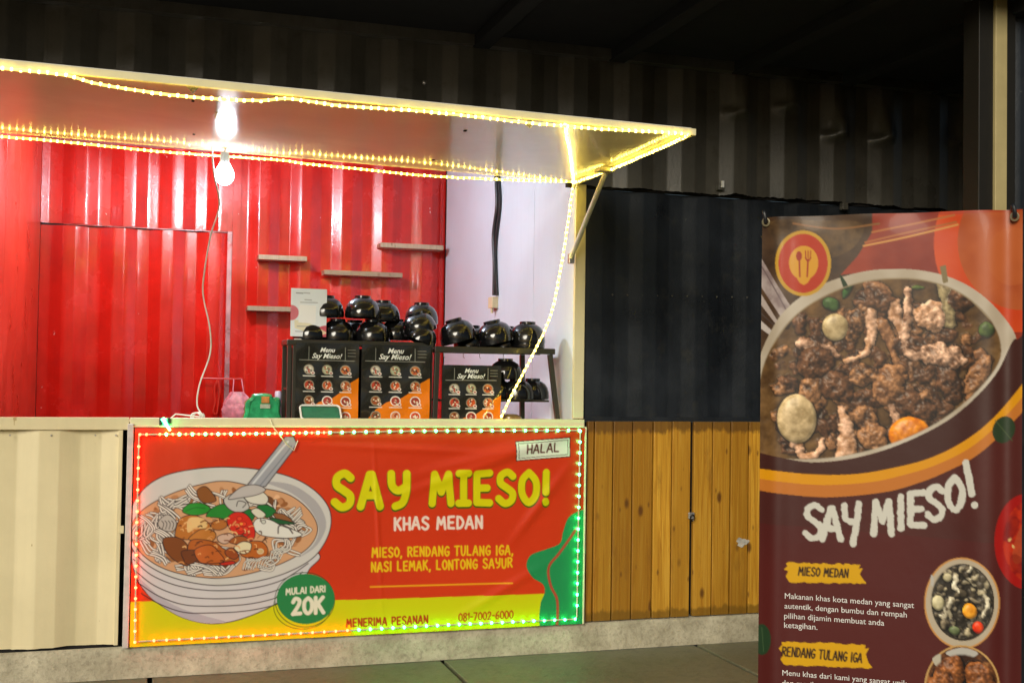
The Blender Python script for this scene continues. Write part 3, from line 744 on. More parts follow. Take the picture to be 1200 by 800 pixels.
# green wrapped pack and lilac bottle on the counter
WT = ZC-.035
gp = onY(307.5, 488, .12)
gk = thing('green_pack', 'green plastic wrapped pack with a small label standing on the counter', 'pack', (gp[0], .12, WT))
outl = [(-.092, 0), (-.097, .06), (-.094, .115), (-.062, .142), (-.052, .158), (.035, .160), (.052, .142), (.088, .135), (.092, .06), (.088, 0)]
ol = spline(outl, 4, True); N_ = len(ol)
vs = []; fs = []
lay = [(-.05, .90), (-.04, 1), (0, 1.02), (.04, 1), (.05, .90)]
for k, (dy, s_) in enumerate(lay):
    for (x, z) in ol: vs.append((gp[0]+x*s_+random.gauss(0, .0016), .12+dy+random.gauss(0, .002), WT+.002+max(0, z*s_+(1-s_)*.05)))
for k in range(len(lay)-1):
    for j in range(N_): fs.append((k*N_+j, k*N_+(j+1) % N_, (k+1)*N_+(j+1) % N_, (k+1)*N_+j))
fs += [tuple(range(N_)), tuple(range((len(lay)-1)*N_, len(lay)*N_))[::-1]]
MB().add(vs, fs).build('wrapper', 'green', gk, True)
MB().box(gp[0]-.012, gp[0]+.030, .066, .0685, WT+.113, WT+.148).build('label', plain('orange_label', (.55, .22, .05), .5, var=.5), gk)
MB().box(gp[0]-.018, gp[0]+.036, .066, .0685, WT+.083, WT+.106).build('label', plain('pale_label', (.4, .45, .35), .5, var=.4), gk)
for sx in (-1, 1):
    MB().tube([(gp[0]+sx*.03, .075, WT+.152), (gp[0]+sx*.075, .068, WT+.118), (gp[0]+sx*.082, .07, WT+.03)], .003, 5).build('fold', 'green', gk)
bt = onY(326, 470, .2)
lb2 = thing('lilac_bottle', 'slim lilac bottle standing between the green pack and the black rack', 'bottle', (bt[0], .2, WT))
MB().lathe([(0, 0), (.018, 0), (.019, .01), (.019, .125), (.016, .135)], 20, Matrix.Translation((bt[0], .2, WT+.002))).build('body', 'lilac', lb2, True)
MB().lathe([(.0185, .126), (.0195, .128), (.0195, .165), (.016, .175), (0, .176)], 20, Matrix.Translation((bt[0], .2, WT+.002))).build('cap', plain('lilac_cap', (.62, .55, .8), .3), lb2, True)

# ------------------------------------------------------------------ racks
YR0, YR1 = .13, .38
def bar(m, a, b, wdt=.024):
    a = Vector(a); b = Vector(b); d = (b-a).normalized(); u = d.orthogonal().normalized()
    if abs(d.z) > .5: u = Vector((1, 0, 0))
    else: u = Vector((0, 0, 1))
    v = d.cross(u).normalized(); u = v.cross(d).normalized(); h = wdt/2
    ring = [(-h, -h), (h, -h), (h, h), (-h, h)]
    m.prism([a+u*p+v*q for p, q in ring], [b+u*p+v*q for p, q in ring])
rk = thing('display_rack', 'black metal rack with two menus across its front, below the bowls', 'rack', (onY(420, 488, .4)[0], .43, WT))
a = onY(337, 398, YR0); b = onY(507, 401, YR0); zt = (a[2]+b[2])/2
xa, xb = a[0], b[0]
MB().box(xa-.004, xb+.004, YR0-.012, YR1+.01, zt-.030, zt).build('top_shelf', 'blackmetal', rk, bevel=.004)
for (x, y) in ((xa+.012, YR0+.004), (xb-.012, YR0+.004), (xa+.012, YR1-.01), (xb-.012, YR1-.01)):
    m_ = MB(); bar(m_, (x, y, WT), (x, y, zt-.031)); m_.build('upright', 'blackmetal', rk, bevel=.002)
m_ = MB(); xo = float(onY(345, 440, YR0)[0]); bar(m_, (xo, YR0-.006, WT), (xo, YR0-.006, zt-.031), .026); m_.build('upright', 'blackmetal', rk, bevel=.002)
MB().box(xa+.025, xb-.025, YR1-.02, YR1-.014, WT+.02, zt-.04).build('back_panel', 'dark', rk)
m_ = MB(); bar(m_, (xa+.012, YR0+.02, WT+.19), (xa+.012, YR1-.03, WT+.19), .012); m_.build('side_bar', 'blackmetal', rk)

rk2 = thing('bowl_rack', 'black metal rack with sloping legs and an open shelf of bowls', 'rack', (onY(580, 488, .4)[0], .43, WT))
a2 = onY(507, 406, YR0); b2 = onY(650, 408, YR0); zt2 = (a2[2]+b2[2])/2; xa2, xb2 = a2[0]+.012, b2[0]
MB().box(xa2, xb2, YR0-.012, YR0+.014, zt2-.034, zt2).build('top_frame', 'blackmetal', rk2, bevel=.003)
MB().box(xa2, xb2, YR0+.0145, YR1+.01, zt2-.010, zt2-.003).build('top_shelf', 'blackmetal', rk2, bevel=.002)
MB().box(xa2, xb2, YR1+.0105, YR1+.03, zt2-.034, zt2).build('top_frame', 'blackmetal', rk2, bevel=.003)
xf = float(onY(656, 488, YR0)[0])
for (xt, xw, y) in ((xa2+.016, xa2+.006, YR0), (xb2-.03, xf-.012, YR0), (xa2+.016, xa2+.006, YR1+.01), (xb2-.12, xb2-.115, YR1+.01)):
    m_ = MB(); bar(m_, (xt, y, zt2-.035), (xw, y, WT), .028); m_.build('leg', 'blackmetal', rk2, bevel=.002)
zs2 = float(onY(610, 468, .25)[2])
MB().box(xa2+.03, xb2-.02, YR0+.03, YR1, zs2-.012, zs2).build('middle_shelf', 'blackmetal', rk2, bevel=.002)
for px in (520, 543, 562, 590):
    x = float(onY(px, 415, YR0+.02)[0]); m_ = MB(); m_.tube([(x, YR0+.02, zt2-.034), (x, YR0+.02, zt2-.06), (x+.008, YR0+.02, zt2-.066)], .0022, 5); m_.build('hook', 'steel', rk2)

# ------------------------------------------------------------------ bowls
RB = .094
bprof = [(.084, .004), (.089, .0), (.0935, .003), (.0945, .016), (.093, .040), (.086, .066), (.072, .088), (.052, .102), (.043, .1055), (.0425, .118), (.0395, .119), (.038, .108), (0, .106)]
binn = [(.084, .004), (.088, .02), (.086, .042), (.078, .064), (.064, .084), (.044, .097), (0, .100)]
bm = MB().lathe(bprof, 36).lathe(binn, 36)
bm = bm.build('bowl', 'bowl', None, True)
first = [True]
def bowl(px, py, Y, tilt=0, label='', sc=1.0, top=True, zc=None, tx=0, rz=0):
    """px, py = centre of the foot in the photograph; bowls are upside down"""
    if zc is None: p = onY(px, py, Y); base = Vector((p[0], Y, p[2]-.119*sc*math.cos(R(tilt)))) - Vector((-math.sin(R(-tilt))*.119*0, 0, 0))
    else: p = onY(px, py, Y); base = Vector((p[0], Y, zc))
    sc *= 1.07
    if first[0]: o = bm; first[0] = False
    else: o = bm.copy(); COL.objects.link(o)
    o.rotation_euler = (R(tx), R(-tilt), rz)
    off = Matrix.Rotation(R(-tilt), 3, 'Y') @ Vector((0, 0, .119*sc))
    if tilt and zc is not None: o.location = (p[0]-off.x, Y, zc+.0935*sc*abs(math.sin(R(tilt))))
    else: o.location = base if tilt == 0 else Vector((p[0], Y, p[2]))-off
    sc *= random.uniform(.985, 1.02); o.scale = (sc, sc, sc*random.uniform(.97, 1.02))
    tag(o, label, 'bowl', 'black bowls kept upside down on the racks'); return o
YA = .235
z0 = zt+.001
bowl(403, 0, YA, zc=z0, label='bowl at rack level below the gap between the two leftmost upper bowls')
bowl(444, 0, YA, zc=z0, label='bowl at rack level under the second and third upper bowls')
bowl(372, 0, YA, zc=z0, label='bowl at rack level, mostly behind the payment card')
bowl(423, 0, YA+.13, zc=z0, label='bowl at rack level behind, seen in the gap between two front bowls')
bowl(383, 347.5, YA, label='upper bowl nearest the payment card')
bowl(425, 348.5, YA-.01, label='upper bowl in front, second from the card, tallest in outline')
bowl(449, 353.5, YA+.12, label='upper bowl behind and right of the tallest one, under the long shelf')
bowl(464, 375, YA+.13, label='half hidden bowl behind, left of the leaning pair')
bowl(494, 356.5, YA+.11, label='upper bowl at the back, above the leaning pair at the joint of the racks')
bowl(486, 366, YA-.01, tilt=18, label='leaning bowl at the right end of the menu rack, upper of the pair')
bowl(501, 381, YA-.04, tilt=-24, sc=.9, label='leaning bowl at the right end of the menu rack, lower of the pair')
z2 = zt2+.001
bowl(531, 370, YA, tilt=17, sc=1.1, zc=z2, label='tilted bowl first on the bowl rack, leaning left')
bowl(553, 380, YA+.12, zc=z2, sc=1.1, label='bowl behind the two tilted bowls on the bowl rack, only its side showing')
bowl(576, 370, YA, tilt=14, sc=1.1, zc=z2, label='tilted bowl below the junction box on the white wall')
bowl(593, 378, YA+.12, zc=z2, sc=1.1, label='bowl behind, right of the junction box')
bowl(624, 0, YA, zc=z2, sc=1.05, label='lower bowl of the nested pair at the right end of the bowl rack')
bowl(624, 0, YA, zc=z2+.026, sc=1.08, label='upper bowl of the nested pair at the right end of the bowl rack')
zm = zs2+.001
bowl(590, 0, YA+.03, zc=zm, label='bowl on the middle shelf just right of the third menu')
bowl(613, 0, YA-.02, zc=zm, label='bowl on the middle shelf in front, beside the hanging rope light')
bowl(631, 0, YA+.08, zc=zm, label='bowl on the middle shelf at its right end')
bowl(599, 0, YA+.02, zc=zm+.120, label='bowl stacked on top of those on the middle shelf, under the rack top')
# milky lids / trays inside the bowl rack
ld = onY(556, 430, .29)
lid = MB().lathe([(.0, .07), (.06, .066), (.10, .05), (.115, .02), (.118, 0), (.11, 0), (0, .05)], 30, Matrix.Translation((ld[0], .29, zs2+.07))).build('plastic_cover', 'clear', None, True)
tag(lid, 'milky domed plastic cover behind the third menu inside the bowl rack', 'cover')
lid2 = MB().box(ld[0]-.19, ld[0]-.07, .26, .34, zs2+.001, zs2+.14).build('plastic_tub', 'clear', None, bevel=.012)
tag(lid2, 'milky plastic tub at the left end inside the bowl rack', 'tub')
lid3 = MB().box(ld[0]-.069, ld[0]+.05, .24, .35, zs2+.001, zs2+.068).build('plastic_tub', 'clear', None, bevel=.012)
tag(lid3, 'milky plastic tub under the domed cover inside the bowl rack', 'tub')
sk = onY(603, 485, .27)
o = MB().lathe([(0, .0), (.05, .0), (.075, .012), (.07, .035), (.04, .05), (0, .052)], 24, Matrix.Translation((sk[0]-.03, .27, WT+.001))).build('food_packet', plain('brown_packet', (.35, .22, .07), .3, 0, .4, .4), None, True)
tag(o, 'yellow brown packet low in the bowl rack behind the hanging rope light', 'packet')

# green tray on the counter
gt = onY(375, 488, .07)
tr = thing('green_tray', 'small dark green tray with a white rim standing before the first menu', 'tray', (gt[0], .07, WT))
def rrect(w_, d_, r_, z, cx, cy, n=5):
    out = []
    for (sx, sy, a0) in ((1, 1, 0), (-1, 1, 90), (-1, -1, 180), (1, -1, 270)):
        for i in range(n+1):
            a = R(a0+90*i/n); out.append((cx+sx*(w_/2-r_)+r_*math.cos(a), cy+sy*(d_/2-r_)+r_*math.sin(a), z))
    return out
tl = Matrix.Translation((gt[0], .07, WT)) @ Matrix.Rotation(R(38), 4, 'X')
def trp(ring): return [tuple(tl @ Vector(q)) for q in ring]
m_ = MB(); m_.prism(trp(rrect(.19, .085, .015, 0.02, 0, .02)), trp(rrect(.215, .115, .02, .058, 0, .02))); m_.build('tray_body', 'greentray', tr, bevel=.002)
m_ = MB(); rg = rrect(.222, .122, .022, .064, 0, .02); rg.append(rg[0]); m_.tube(trp(rg), .006, 6); m_.build('rim', 'white', tr, True)

# ------------------------------------------------------------------ menus on the rack (printed)
M['menu'] = printed('menu_print', .16, .5, .5)
def menu(label, corners, Y, lean=0.0):
    """corners: pixel of top-left, top-right, bottom-left"""
    tl_, tr_, bl_ = corners; p = onY(*tl_, Y); q = onY(*tr_, Y); r_ = onY(*bl_, Y)
    wd = q[0]-p[0]; hh = p[2]-r_[2]
    t = thing('menu_board', label, 'menu', (p[0]+wd/2, Y, WT), 'laminated menus on the racks')
    O = (p[0], Y, p[2]); A = Art(O, (1, 0, 0), (0, 0, -1), wd, hh, .0025, (38, 37, 33)); A.calib(*tl_)
    def q_(u, v): return (tl_[0]+(tr_[0]-tl_[0])*u, tl_[1]+(bl_[1]-tl_[1])*v+(tr_[1]-tl_[1])*u)
    og = [q_(u, v) for u, v in ((1.02, .42), (.86, .50), (.75, .60), (.58, .70), (.36, .76), (.20, .86), (.05, 1.02), (1.02, 1.02))]
    A.poly(og, (225, 122, 18))
    A.stroke([q_(.05, .22), q_(.92, .22)], .7, (150, 148, 140), False); A.stroke([q_(.2, .05), q_(.2, .21)], .6, (150, 148, 140), False)
    A.stroke([q_(.78, .05), q_(.78, .21)], .6, (150, 148, 140), False)
    for v in (.08, .12, .16): A.stroke([q_(.82, v), q_(.94, v)], .6, (130, 128, 120), False)
    rs = np.random.RandomState(5)
    cols3 = [[(190, 185, 170), (175, 180, 150), (190, 110, 50)], [(190, 70, 50), (200, 90, 45), (190, 105, 55)], [(150, 90, 50), (160, 60, 45), (150, 60, 50)], [(120, 90, 60), (215, 140, 100), (200, 80, 50)]]
    for r in range(4):
        for c in range(3):
            u, v = .2+.29*c, .34+.2*r
            cx, cy = q_(u, v); A.ell(cx, cy, 6.0, 5.8, (235, 230, 220) if (r, c) in ((2, 2), (2, 1), (3, 1), (3, 2)) else (150, 140, 120))
            A.ell(cx, cy, 4.9, 4.7, cols3[r][c])
            for _ in range(14):
                a = rs.rand()*6.28; d_ = rs.rand()*4; kk = rs.randint(0, 3)
                A.ell(cx+d_*math.cos(a), cy+d_*math.sin(a), 1.0, .8, ((60, 40, 30), (235, 225, 200), (170, 60, 30))[kk])
            A.ell(cx+4.6, cy+4.2, 2.2, 1.9, (235, 225, 215)); A.ell(cx+4.6, cy+4.2, 1.3, 1.0, (150, 50, 40))
            A.stroke([q_(u-.09, v+.085), q_(u+.09, v+.085)], 1.0, (225, 222, 212), False)
    def wv(U_, V_): return .007*np.sin(U_*17+1)*np.exp(-V_*5)+.0032*np.sin(U_*31+V_*23)+.0022*np.sin(V_*40)
    A.sheet('print', 'menu', t, wv)
    MB().box(p[0]+.002, p[0]+wd-.002, Y+.013, Y+.016, p[2]-hh, p[2]-.002).build('board', 'dark', t)
    wm = M['white']
    def uvv(u, v): c = A.uv(*q_(u, v))/A.k; return c
    font_text('Menu', 'lettering', wm, t, uvv(.38, .115), uvv(.62, .115), O, (1, 0, 0), (0, 0, -1), (0, -1, 0), .0015, .02, .35, wv)
    font_text('Say Mieso!', 'lettering', wm, t, uvv(.25, .195), uvv(.73, .195), O, (1, 0, 0), (0, 0, -1), (0, -1, 0), .0015, .02, .35, wv)
    return t
menu('first menu from the left, behind the green tray', ((347, 401), (421, 403), (346, 492)), YR0-.025)
menu('middle menu, right of the one behind the green tray', ((424, 403), (504, 404.5), (423, 492)), YR0-.025)
menu('smaller menu leaning inside the bowl rack, a pale streak of light across it', ((518.5, 427), (587, 427.5), (515, 509)), YR0-.04)

# payment card on the rack (machine readable square left out)
cA = onY(343, 337.5, .15); cB = onY(382.5, 339, .15); cC = onY(339.5, 393.5, .15)
wd = cB[0]-cA[0]; hh = cA[2]-cC[2]
A = Art((cA[0]-.01, .15, cA[2]), (1, 0, 0), (0, 0, -1), wd+.012, hh, .0025, (236, 242, 250)); A.calib(360, 360)
A.ell(341, 366, 9, 9, (214, 120, 135)); A.blob([(362, 394), (372, 384), (384, 382), (384, 395)], (205, 90, 105))
A.poly([(345, 374), (362, 378), (384, 390), (372, 394), (345, 384)], (236, 226, 190), .8)
for (x0, x1, y, g_) in ((347, 355, 343, 70), (356, 363, 343, 150), (357, 365, 351, 150), (352, 372, 354, 160), (348, 374, 382, 150), (346, 362, 388, 150)):
    A.stroke([(x0, y), (x1, y+.5)], .9, (g_, g_, g_+10), False)
A.poly([(351, 357), (370.5, 358), (369.5, 379), (349.5, 377.5)], (248, 248, 250))
M['paper'] = printed('card_print', .4, .2, .1)
pc = thing('payment_card', 'white upright payment card with pink corners standing on the left end of the rack', 'card', (cA[0]+wd/2, .15, zt))
A.sheet('print', 'paper', pc); MB().box(cA[0]-.008, cA[0]+wd-.0, .152, .155, cA[2]-hh, cA[2]).build('board', 'white', pc)
MB().box(cA[0]+.02, cA[0]+wd-.03, .156, .20, zt+.001, zt+.006).build('foot', 'white', pc)

# ================================================================== LIT FACADE BANNER
M['vinyl'] = printed('banner_vinyl', .34, .3, .5)
bY = -.05
cTL = onY(157.5, 500.5, bY); cTR = onY(684.5, 499, bY); cBL = onY(153.5, 757.5, bY)
bw = cTR[0]-cTL[0]+.004; bh = cTL[2]-cBL[2]
BO = (cTL[0], bY, cTL[2])
A = Art(BO, (1, 0, 0), (0, 0, -1), bw, bh, .0042, (196, 38, 18)); A.calib(420, 620)
yel = (206, 204, 6); LN = (45, 28, 32)
A.img[:] = A.tex((198, 48, 14), (214, 60, 20), 120, 2)
A.poly([(140, 706), (160, 704), (420, 702), (640, 695), (700, 693), (700, 770), (140, 770)], yel)
# green shape right
A.blob([(690, 596), (668, 604), (660, 622), (656, 636), (640, 643), (622, 650), (617, 663), (624, 676), (636, 684), (638, 694), (633, 708), (633, 735), (650, 745), (700, 745), (705, 680), (703, 610)], (34, 140, 82))
A.stroke([(676, 618), (668, 630), (655, 648), (643, 664), (645, 685), (653, 704), (652, 740)], 3.2, (176, 74, 52))
# bowl body
def cc_(x, y): return (155+x/4.104, 540+y/4.104)
def cz(L): return [cc_(*p) for p in L]
body = [(0, 430), (20, 560), (75, 640), (150, 700), (240, 750), (350, 778), (450, 775), (560, 745), (680, 690), (780, 620), (850, 520), (880, 430), (500, 300), (100, 300)]
A.blob(cz(body), (206, 200, 202), line=LN, lw=1.1)
A.blob(cz([(30, 560), (75, 640), (150, 700), (240, 750), (350, 778), (450, 772), (340, 740), (220, 700), (120, 640)]), (180, 172, 180))
for off, xr in ((0, 40), (55, 20), (105, -10), (150, -40)):
    A.stroke(cz([(5+off*.25, 470+off*1.1), (90+off*.3, 545+off*.95), (220+off*.2, 598+off*.85), (380, 620+off*.72), (560, 612+off*.7), (720, 570+off*.7), (845-off*.5, 490+off*.75)]), 1.1, LN)
# rim
rimo = [(-20, 300), (5, 200), (80, 110), (200, 55), (400, 28), (600, 38), (760, 75), (870, 135), (940, 215), (955, 300), (925, 390), (860, 470), (740, 535), (600, 575), (440, 595), (300, 585), (160, 545), (50, 480), (-10, 400)]
A.blob(cz(rimo), (205, 200, 196), line=LN, lw=1.1)
A.blob(cz([(640, 100), (760, 150), (850, 225), (895, 320), (870, 400), (800, 460), (880, 410), (930, 320), (915, 240), (860, 170), (760, 110)]), (170, 165, 168))
soup = [(-10, 350), (15, 270), (80, 210), (200, 150), (330, 110), (450, 95), (600, 125), (740, 155), (840, 225), (890, 320), (850, 410), (740, 480), (600, 530), (440, 560), (280, 550), (140, 510), (40, 440)]
A.blob(cz(soup), (208, 156, 116), line=LN, lw=1.0)
rs = np.random.RandomState(4)
for _ in range(46):
    a = rs.rand()*6.283; d = .72+.22*rs.rand(); x = 435+430*d*math.cos(a); y = 330+205*d*math.sin(a)
    A.ell(*cc_(x, y), 4+4*rs.rand(), 2+2.5*rs.rand(), ((186, 128, 86), (150, 92, 50), (228, 180, 140))[rs.randint(3)], rs.rand()*180)
for _ in range(26):
    a = rs.rand()*6.283; d = .78+.14*rs.rand(); x = 430+420*d*math.cos(a); y = 335+200*d*math.sin(a)
    if y > 170: A.blob(cz([(x-30, y-8), (x, y-20), (x+28, y-4), (x+10, y+16), (x-18, y+14)]), ((150, 96, 56), (176, 120, 78), (110, 66, 36))[rs.randint(3)])
for _ in range(74):      # noodles in bundles round the rim
    a = rs.rand()*6.283; d = .64+.28*rs.rand(); x = 430+425*d*math.cos(a); y = 335+205*d*math.sin(a)
    if y < 165: continue
    th = a+rs.choice([1.57, 1.3, .5, 2.4])+rs.randn()*.3; L = 34+46*rs.rand(); bd = rs.randn()*30; n_s = rs.randint(2, 5)
    for k in range(n_s):
        ox, oy = k*11*math.sin(th), -k*11*math.cos(th); b2 = bd+rs.randn()*7
        q = cz([(x+ox-L*math.cos(th), y+oy-L*.7*math.sin(th)), (x+ox-L*.3*math.cos(th)+b2*math.sin(th), y+oy-L*.3*math.sin(th)-b2*math.cos(th)), (x+ox+L*.4*math.cos(th)+b2*.6*math.sin(th), y+oy+L*.3*math.sin(th)-b2*.6*math.cos(th)), (x+ox+L*math.cos(th), y+oy+L*.7*math.sin(th))])
        A.stroke(q, 2.7, LN); A.stroke(q, 1.4, (236, 226, 216))
def bz(L, c, lw=.9): A.blob(cz(L), c, line=LN, lw=lw)
bz([(130, 280), (170, 255), (210, 290), (200, 330), (160, 335), (125, 310)], (186, 176, 168))
for k in range(4): A.stroke(cz([(140+k*16, 285), (150+k*16, 300), (143+k*16, 325)]), .8, LN)
bz([(310, 140), (350, 120), (390, 160), (400, 190), (350, 200), (320, 180)], (140, 84, 40))
bz([(150, 370), (230, 370), (280, 430), (270, 500), (210, 480), (160, 430)], (126, 68, 30))
bz([(205, 345), (230, 275), (300, 258), (360, 290), (375, 320), (350, 350), (270, 375), (215, 365)], (184, 110, 44)); A.blob(cz([(270, 275), (330, 270), (360, 295), (350, 320), (300, 325), (265, 340)]), (226, 186, 124))
bz([(385, 290), (440, 280), (455, 310), (420, 330), (380, 320)], (176, 104, 46))
bz([(270, 370), (330, 325), (390, 335), (400, 365), (370, 385), (300, 380)], (190, 118, 50))
bz([(265, 420), (290, 375), (390, 385), (440, 420), (500, 440), (510, 480), (440, 500), (330, 490), (280, 470)], (176, 92, 34))
bz([(240, 430), (330, 430), (320, 470), (270, 495), (245, 470)], (112, 58, 28))
bz([(300, 425), (370, 400), (420, 440), (440, 480), (370, 490), (320, 480)], (190, 96, 40))
bz([(520, 440), (550, 390), (620, 385), (650, 420), (640, 455), (590, 465), (540, 460)], (184, 96, 34)); A.ell(*cc_(615, 432), 3.6, 3.0, (205, 170, 120), line=(220, 200, 160), lw=.8)
bz([(410, 360), (460, 345), (490, 362), (450, 395), (415, 385)], (206, 170, 150)); bz([(465, 385), (500, 360), (550, 365), (545, 390), (500, 398)], (160, 86, 38))
bz([(490, 410), (530, 385), (570, 395), (565, 430), (535, 445), (500, 430)], (224, 208, 170)); bz([(445, 430), (480, 415), (510, 450), (490, 470), (455, 455)], (150, 70, 30))
bz([(420, 490), (480, 478), (490, 492), (440, 500)], (190, 40, 24))
bz([(240, 240), (270, 205), (330, 200), (375, 225), (350, 250), (290, 258)], (42, 140, 44)); A.stroke(cz([(255, 240), (300, 222), (350, 225)]), .8, (24, 90, 30))
bz([(355, 265), (370, 235), (400, 215), (440, 205), (470, 230), (490, 250), (450, 275), (400, 270)], (40, 130, 46))
bz([(440, 180), (500, 150), (540, 180), (560, 225), (510, 245), (460, 225)], (190, 186, 182)); bz([(540, 160), (600, 135), (650, 170), (640, 205), (590, 205), (550, 190)], (214, 208, 196)); A.stroke(cz([(500, 215), (510, 190), (545, 200), (530, 222)]), 1, LN)
bz([(530, 250), (560, 230), (590, 245), (575, 285), (545, 275)], (30, 112, 50)); bz([(600, 215), (650, 210), (690, 240), (650, 270), (615, 250)], (30, 112, 50)); bz([(570, 240), (600, 225), (640, 255), (610, 275)], (214, 210, 190))
bz([(680, 250), (730, 255), (770, 290), (730, 300), (690, 275)], (140, 88, 52)); bz([(660, 270), (760, 290), (780, 300), (700, 300)], (34, 90, 50))
bz([(580, 310), (600, 275), (660, 280), (720, 310), (790, 335), (815, 355), (760, 368), (680, 365), (610, 350)], (222, 218, 210)); A.stroke(cz([(700, 345), (705, 310), (745, 315), (770, 345)]), 1.6, (90, 80, 80)); A.ell(*cc_(630, 290), 2.6, 2.2, (200, 200, 190), line=LN, lw=.7)
bz([(455, 275), (490, 245), (540, 250), (575, 290), (590, 350), (570, 380), (530, 355), (490, 350), (465, 320)], (206, 42, 26))
for (x, y) in ((515, 275), (535, 300), (505, 310), (545, 325), (520, 325)): A.ell(*cc_(x, y), 3.2, 2.6, (226, 66, 40), line=(150, 20, 14), lw=.7)
A.ell(*cc_(523, 300), 1.8, 1.5, (236, 150, 60))
for (x, y) in ((620, 480), (690, 440), (560, 490)):
    for k in range(5): A.stroke(cz([(x-30+k*12, y+30), (x-20+k*14, y-5), (x+10+k*12, y-22)]), 1.6, LN); A.stroke(cz([(x-29+k*12, y+29), (x-19+k*14, y-6), (x+11+k*12, y-22)]), .9, (232, 226, 216))
for _ in range(70):      # glints and dark flecks on the toppings
    x, y = rs.uniform(220, 640), rs.uniform(270, 490); th = rs.rand()*3.14; L = rs.uniform(6, 18)
    A.stroke(cz([(x-L*math.cos(th), y-L*.6*math.sin(th)), (x+4, y-5), (x+L*math.cos(th), y+L*.6*math.sin(th))]), rs.uniform(.7, 1.5), ((232, 180, 120), (70, 34, 20), (220, 150, 90), (120, 60, 26))[rs.randint(4)])
# spoon
sp_ = [(548, 118), (690, -60), (735, -120), (775, -118), (790, -85), (770, -50), (640, 120), (600, 128)]
A.poly(cz(sp_), (158, 158, 166)); A.stroke(cz(sp_+[sp_[0]]), 1.1, LN, False)
A.stroke(cz([(575, 112), (700, -40), (748, -95)]), 2.2, (206, 206, 210)); A.stroke(cz([(612, 118), (740, -40), (765, -75)]), 1.0, (110, 112, 124))
A.blob(cz([(460, 180), (520, 125), (590, 112), (640, 135), (600, 160), (520, 175)]), (186, 178, 176), line=LN, lw=.9)
# price disc
A.ell(357, 702, 35, 32, (176, 50, 20), a=.0, line=(40, 60, 30), lw=.8); A.ell(354, 710, 33.5, 26.5, (196, 196, 6), a=0, line=(60, 90, 20), lw=.8)
A.ell(358, 701, 34, 29.5, (40, 128, 70))
A.text('MULAI DARI', (335, 696), (381, 692.5), 7.0, 1.5, (228, 224, 200), jit=.2); A.text('20K', (342, 719), (379, 717), 18, 4.4, (228, 224, 200))
# lettering
A.text('SAY', (391, 594.5), (477, 594), 38, 10.6, (60, 90, 12), gap=.42); A.text('MJESO!', (506, 591), (643, 589.5), 35, 10.0, (60, 90, 12), gap=.36)
A.text('SAY', (391, 593), (477, 592.5), 38, 9.2, (214, 206, 4), gap=.42); A.text('MJESO!', (506, 589.5), (643, 588), 35, 8.8, (214, 206, 4), gap=.36)
A.text('KHAS MEDAN', (462, 620), (565, 618), 13.6, 3.0, (238, 214, 200), gap=.3, jit=.3)
yl = (232, 190, 22)
A.text('MIESO, RENDANG TULANG IGA,', (436, 652), (601, 649), 10.5, 2.1, yl, gap=.33, jit=.2)
A.text('NASI LEMAK, LONTONG SAYUR', (435, 669), (600, 664), 10.5, 2.1, yl, gap=.33, jit=.2)
A.stroke([(434, 687), (600, 682.5)], 1.9, (236, 160, 26), False)
A.text('MENERIMA PESANAN', (406, 734), (501, 729.5), 9.0, 2.0, (176, 44, 16), gap=.3, jit=.2)
A.text('081-7002-6000', (537, 727), (601, 723.5), 8.8, 1.7, (186, 60, 14), gap=.22)
# halal label
A.poly([(603.5, 516.5), (668, 511.5), (668.5, 535), (604.5, 540)], (60, 24, 18)); A.poly([(604.5, 517.5), (667, 512.7), (667.5, 534), (605.5, 538.8)], (226, 234, 214)); A.poly([(606.5, 519), (665.5, 514.5), (666, 532.4), (607.5, 537)], (70, 30, 22)); A.poly([(607.3, 519.8), (664.7, 515.4), (665.2, 531.6), (608.3, 536.2)], (226, 234, 214))
A.text('HALAL', (617, 531), (655, 528.5), 10, 2.0, (90, 30, 26), gap=.26)
def bdisp(U_, V_):
    d = .0035*np.sin(U_*2.1+.6)*np.sin(V_*3.0+.2)
    for (u, v, a, L, wv, am) in ((2.1, .12, -.25, .55, .035, .007), (1.9, .22, -.32, .5, .03, .006), (2.25, .45, -.9, .25, .03, .006), (1.45, .12, .05, .4, .02, .004), (.6, .04, .02, .8, .02, .004), (2.0, .95, -.5, .3, .03, .005), (1.3, .5, 1.5, .4, .012, .0022), (.35, .5, 1.4, .5, .05, .003)):
        c, s_ = math.cos(a), math.sin(a); x = (U_-u)*c-(V_-v)*(-s_)*-1; x = (U_-u)*c+(V_-v)*s_; y = -(U_-u)*s_+(V_-v)*c
        d = d+am*np.exp(-(x/L)**2-(y/wv)**2)
    return d*1.5
ban = thing('counter_banner', 'wide red and yellow vinyl banner with a noodle bowl on the counter front', 'banner', (cTL[0]+bw/2, bY, cBL[2]))
A.sheet('print', 'vinyl', ban, bdisp)
MB().box(cTL[0]-.002, cTL[0]+bw, bY+.012, bY+.016, cBL[2]+.002, cTL[2]-.002).build('backing', 'dark', ban)
# white frame round it
fx0 = float(onY(151, 640, bY)[0]); fr = M['white']
zf1 = cTL[2]+.006; zf0 = cBL[2]-.004
MB().box(cTL[0]-.034, cTL[0]-.0035, bY-.010, bY+.03, zf0, zf1+.012).build('frame_side', plain('grey_white_frame', (.58, .53, .50), .5), ban, bevel=.003)
MB().box(cTL[0]+bw+.001, cTL[0]+bw+.012, bY-.004, bY+.03, zf0, zf1).build('frame_side', 'cream_clean', ban, bevel=.002)
MB().box(cTL[0]-.0030, cTL[0]+bw, bY+.000, bY+.03, cTL[2]+.0005, zf1+.004).build('frame_top', 'cream_clean', ban, bevel=.002)
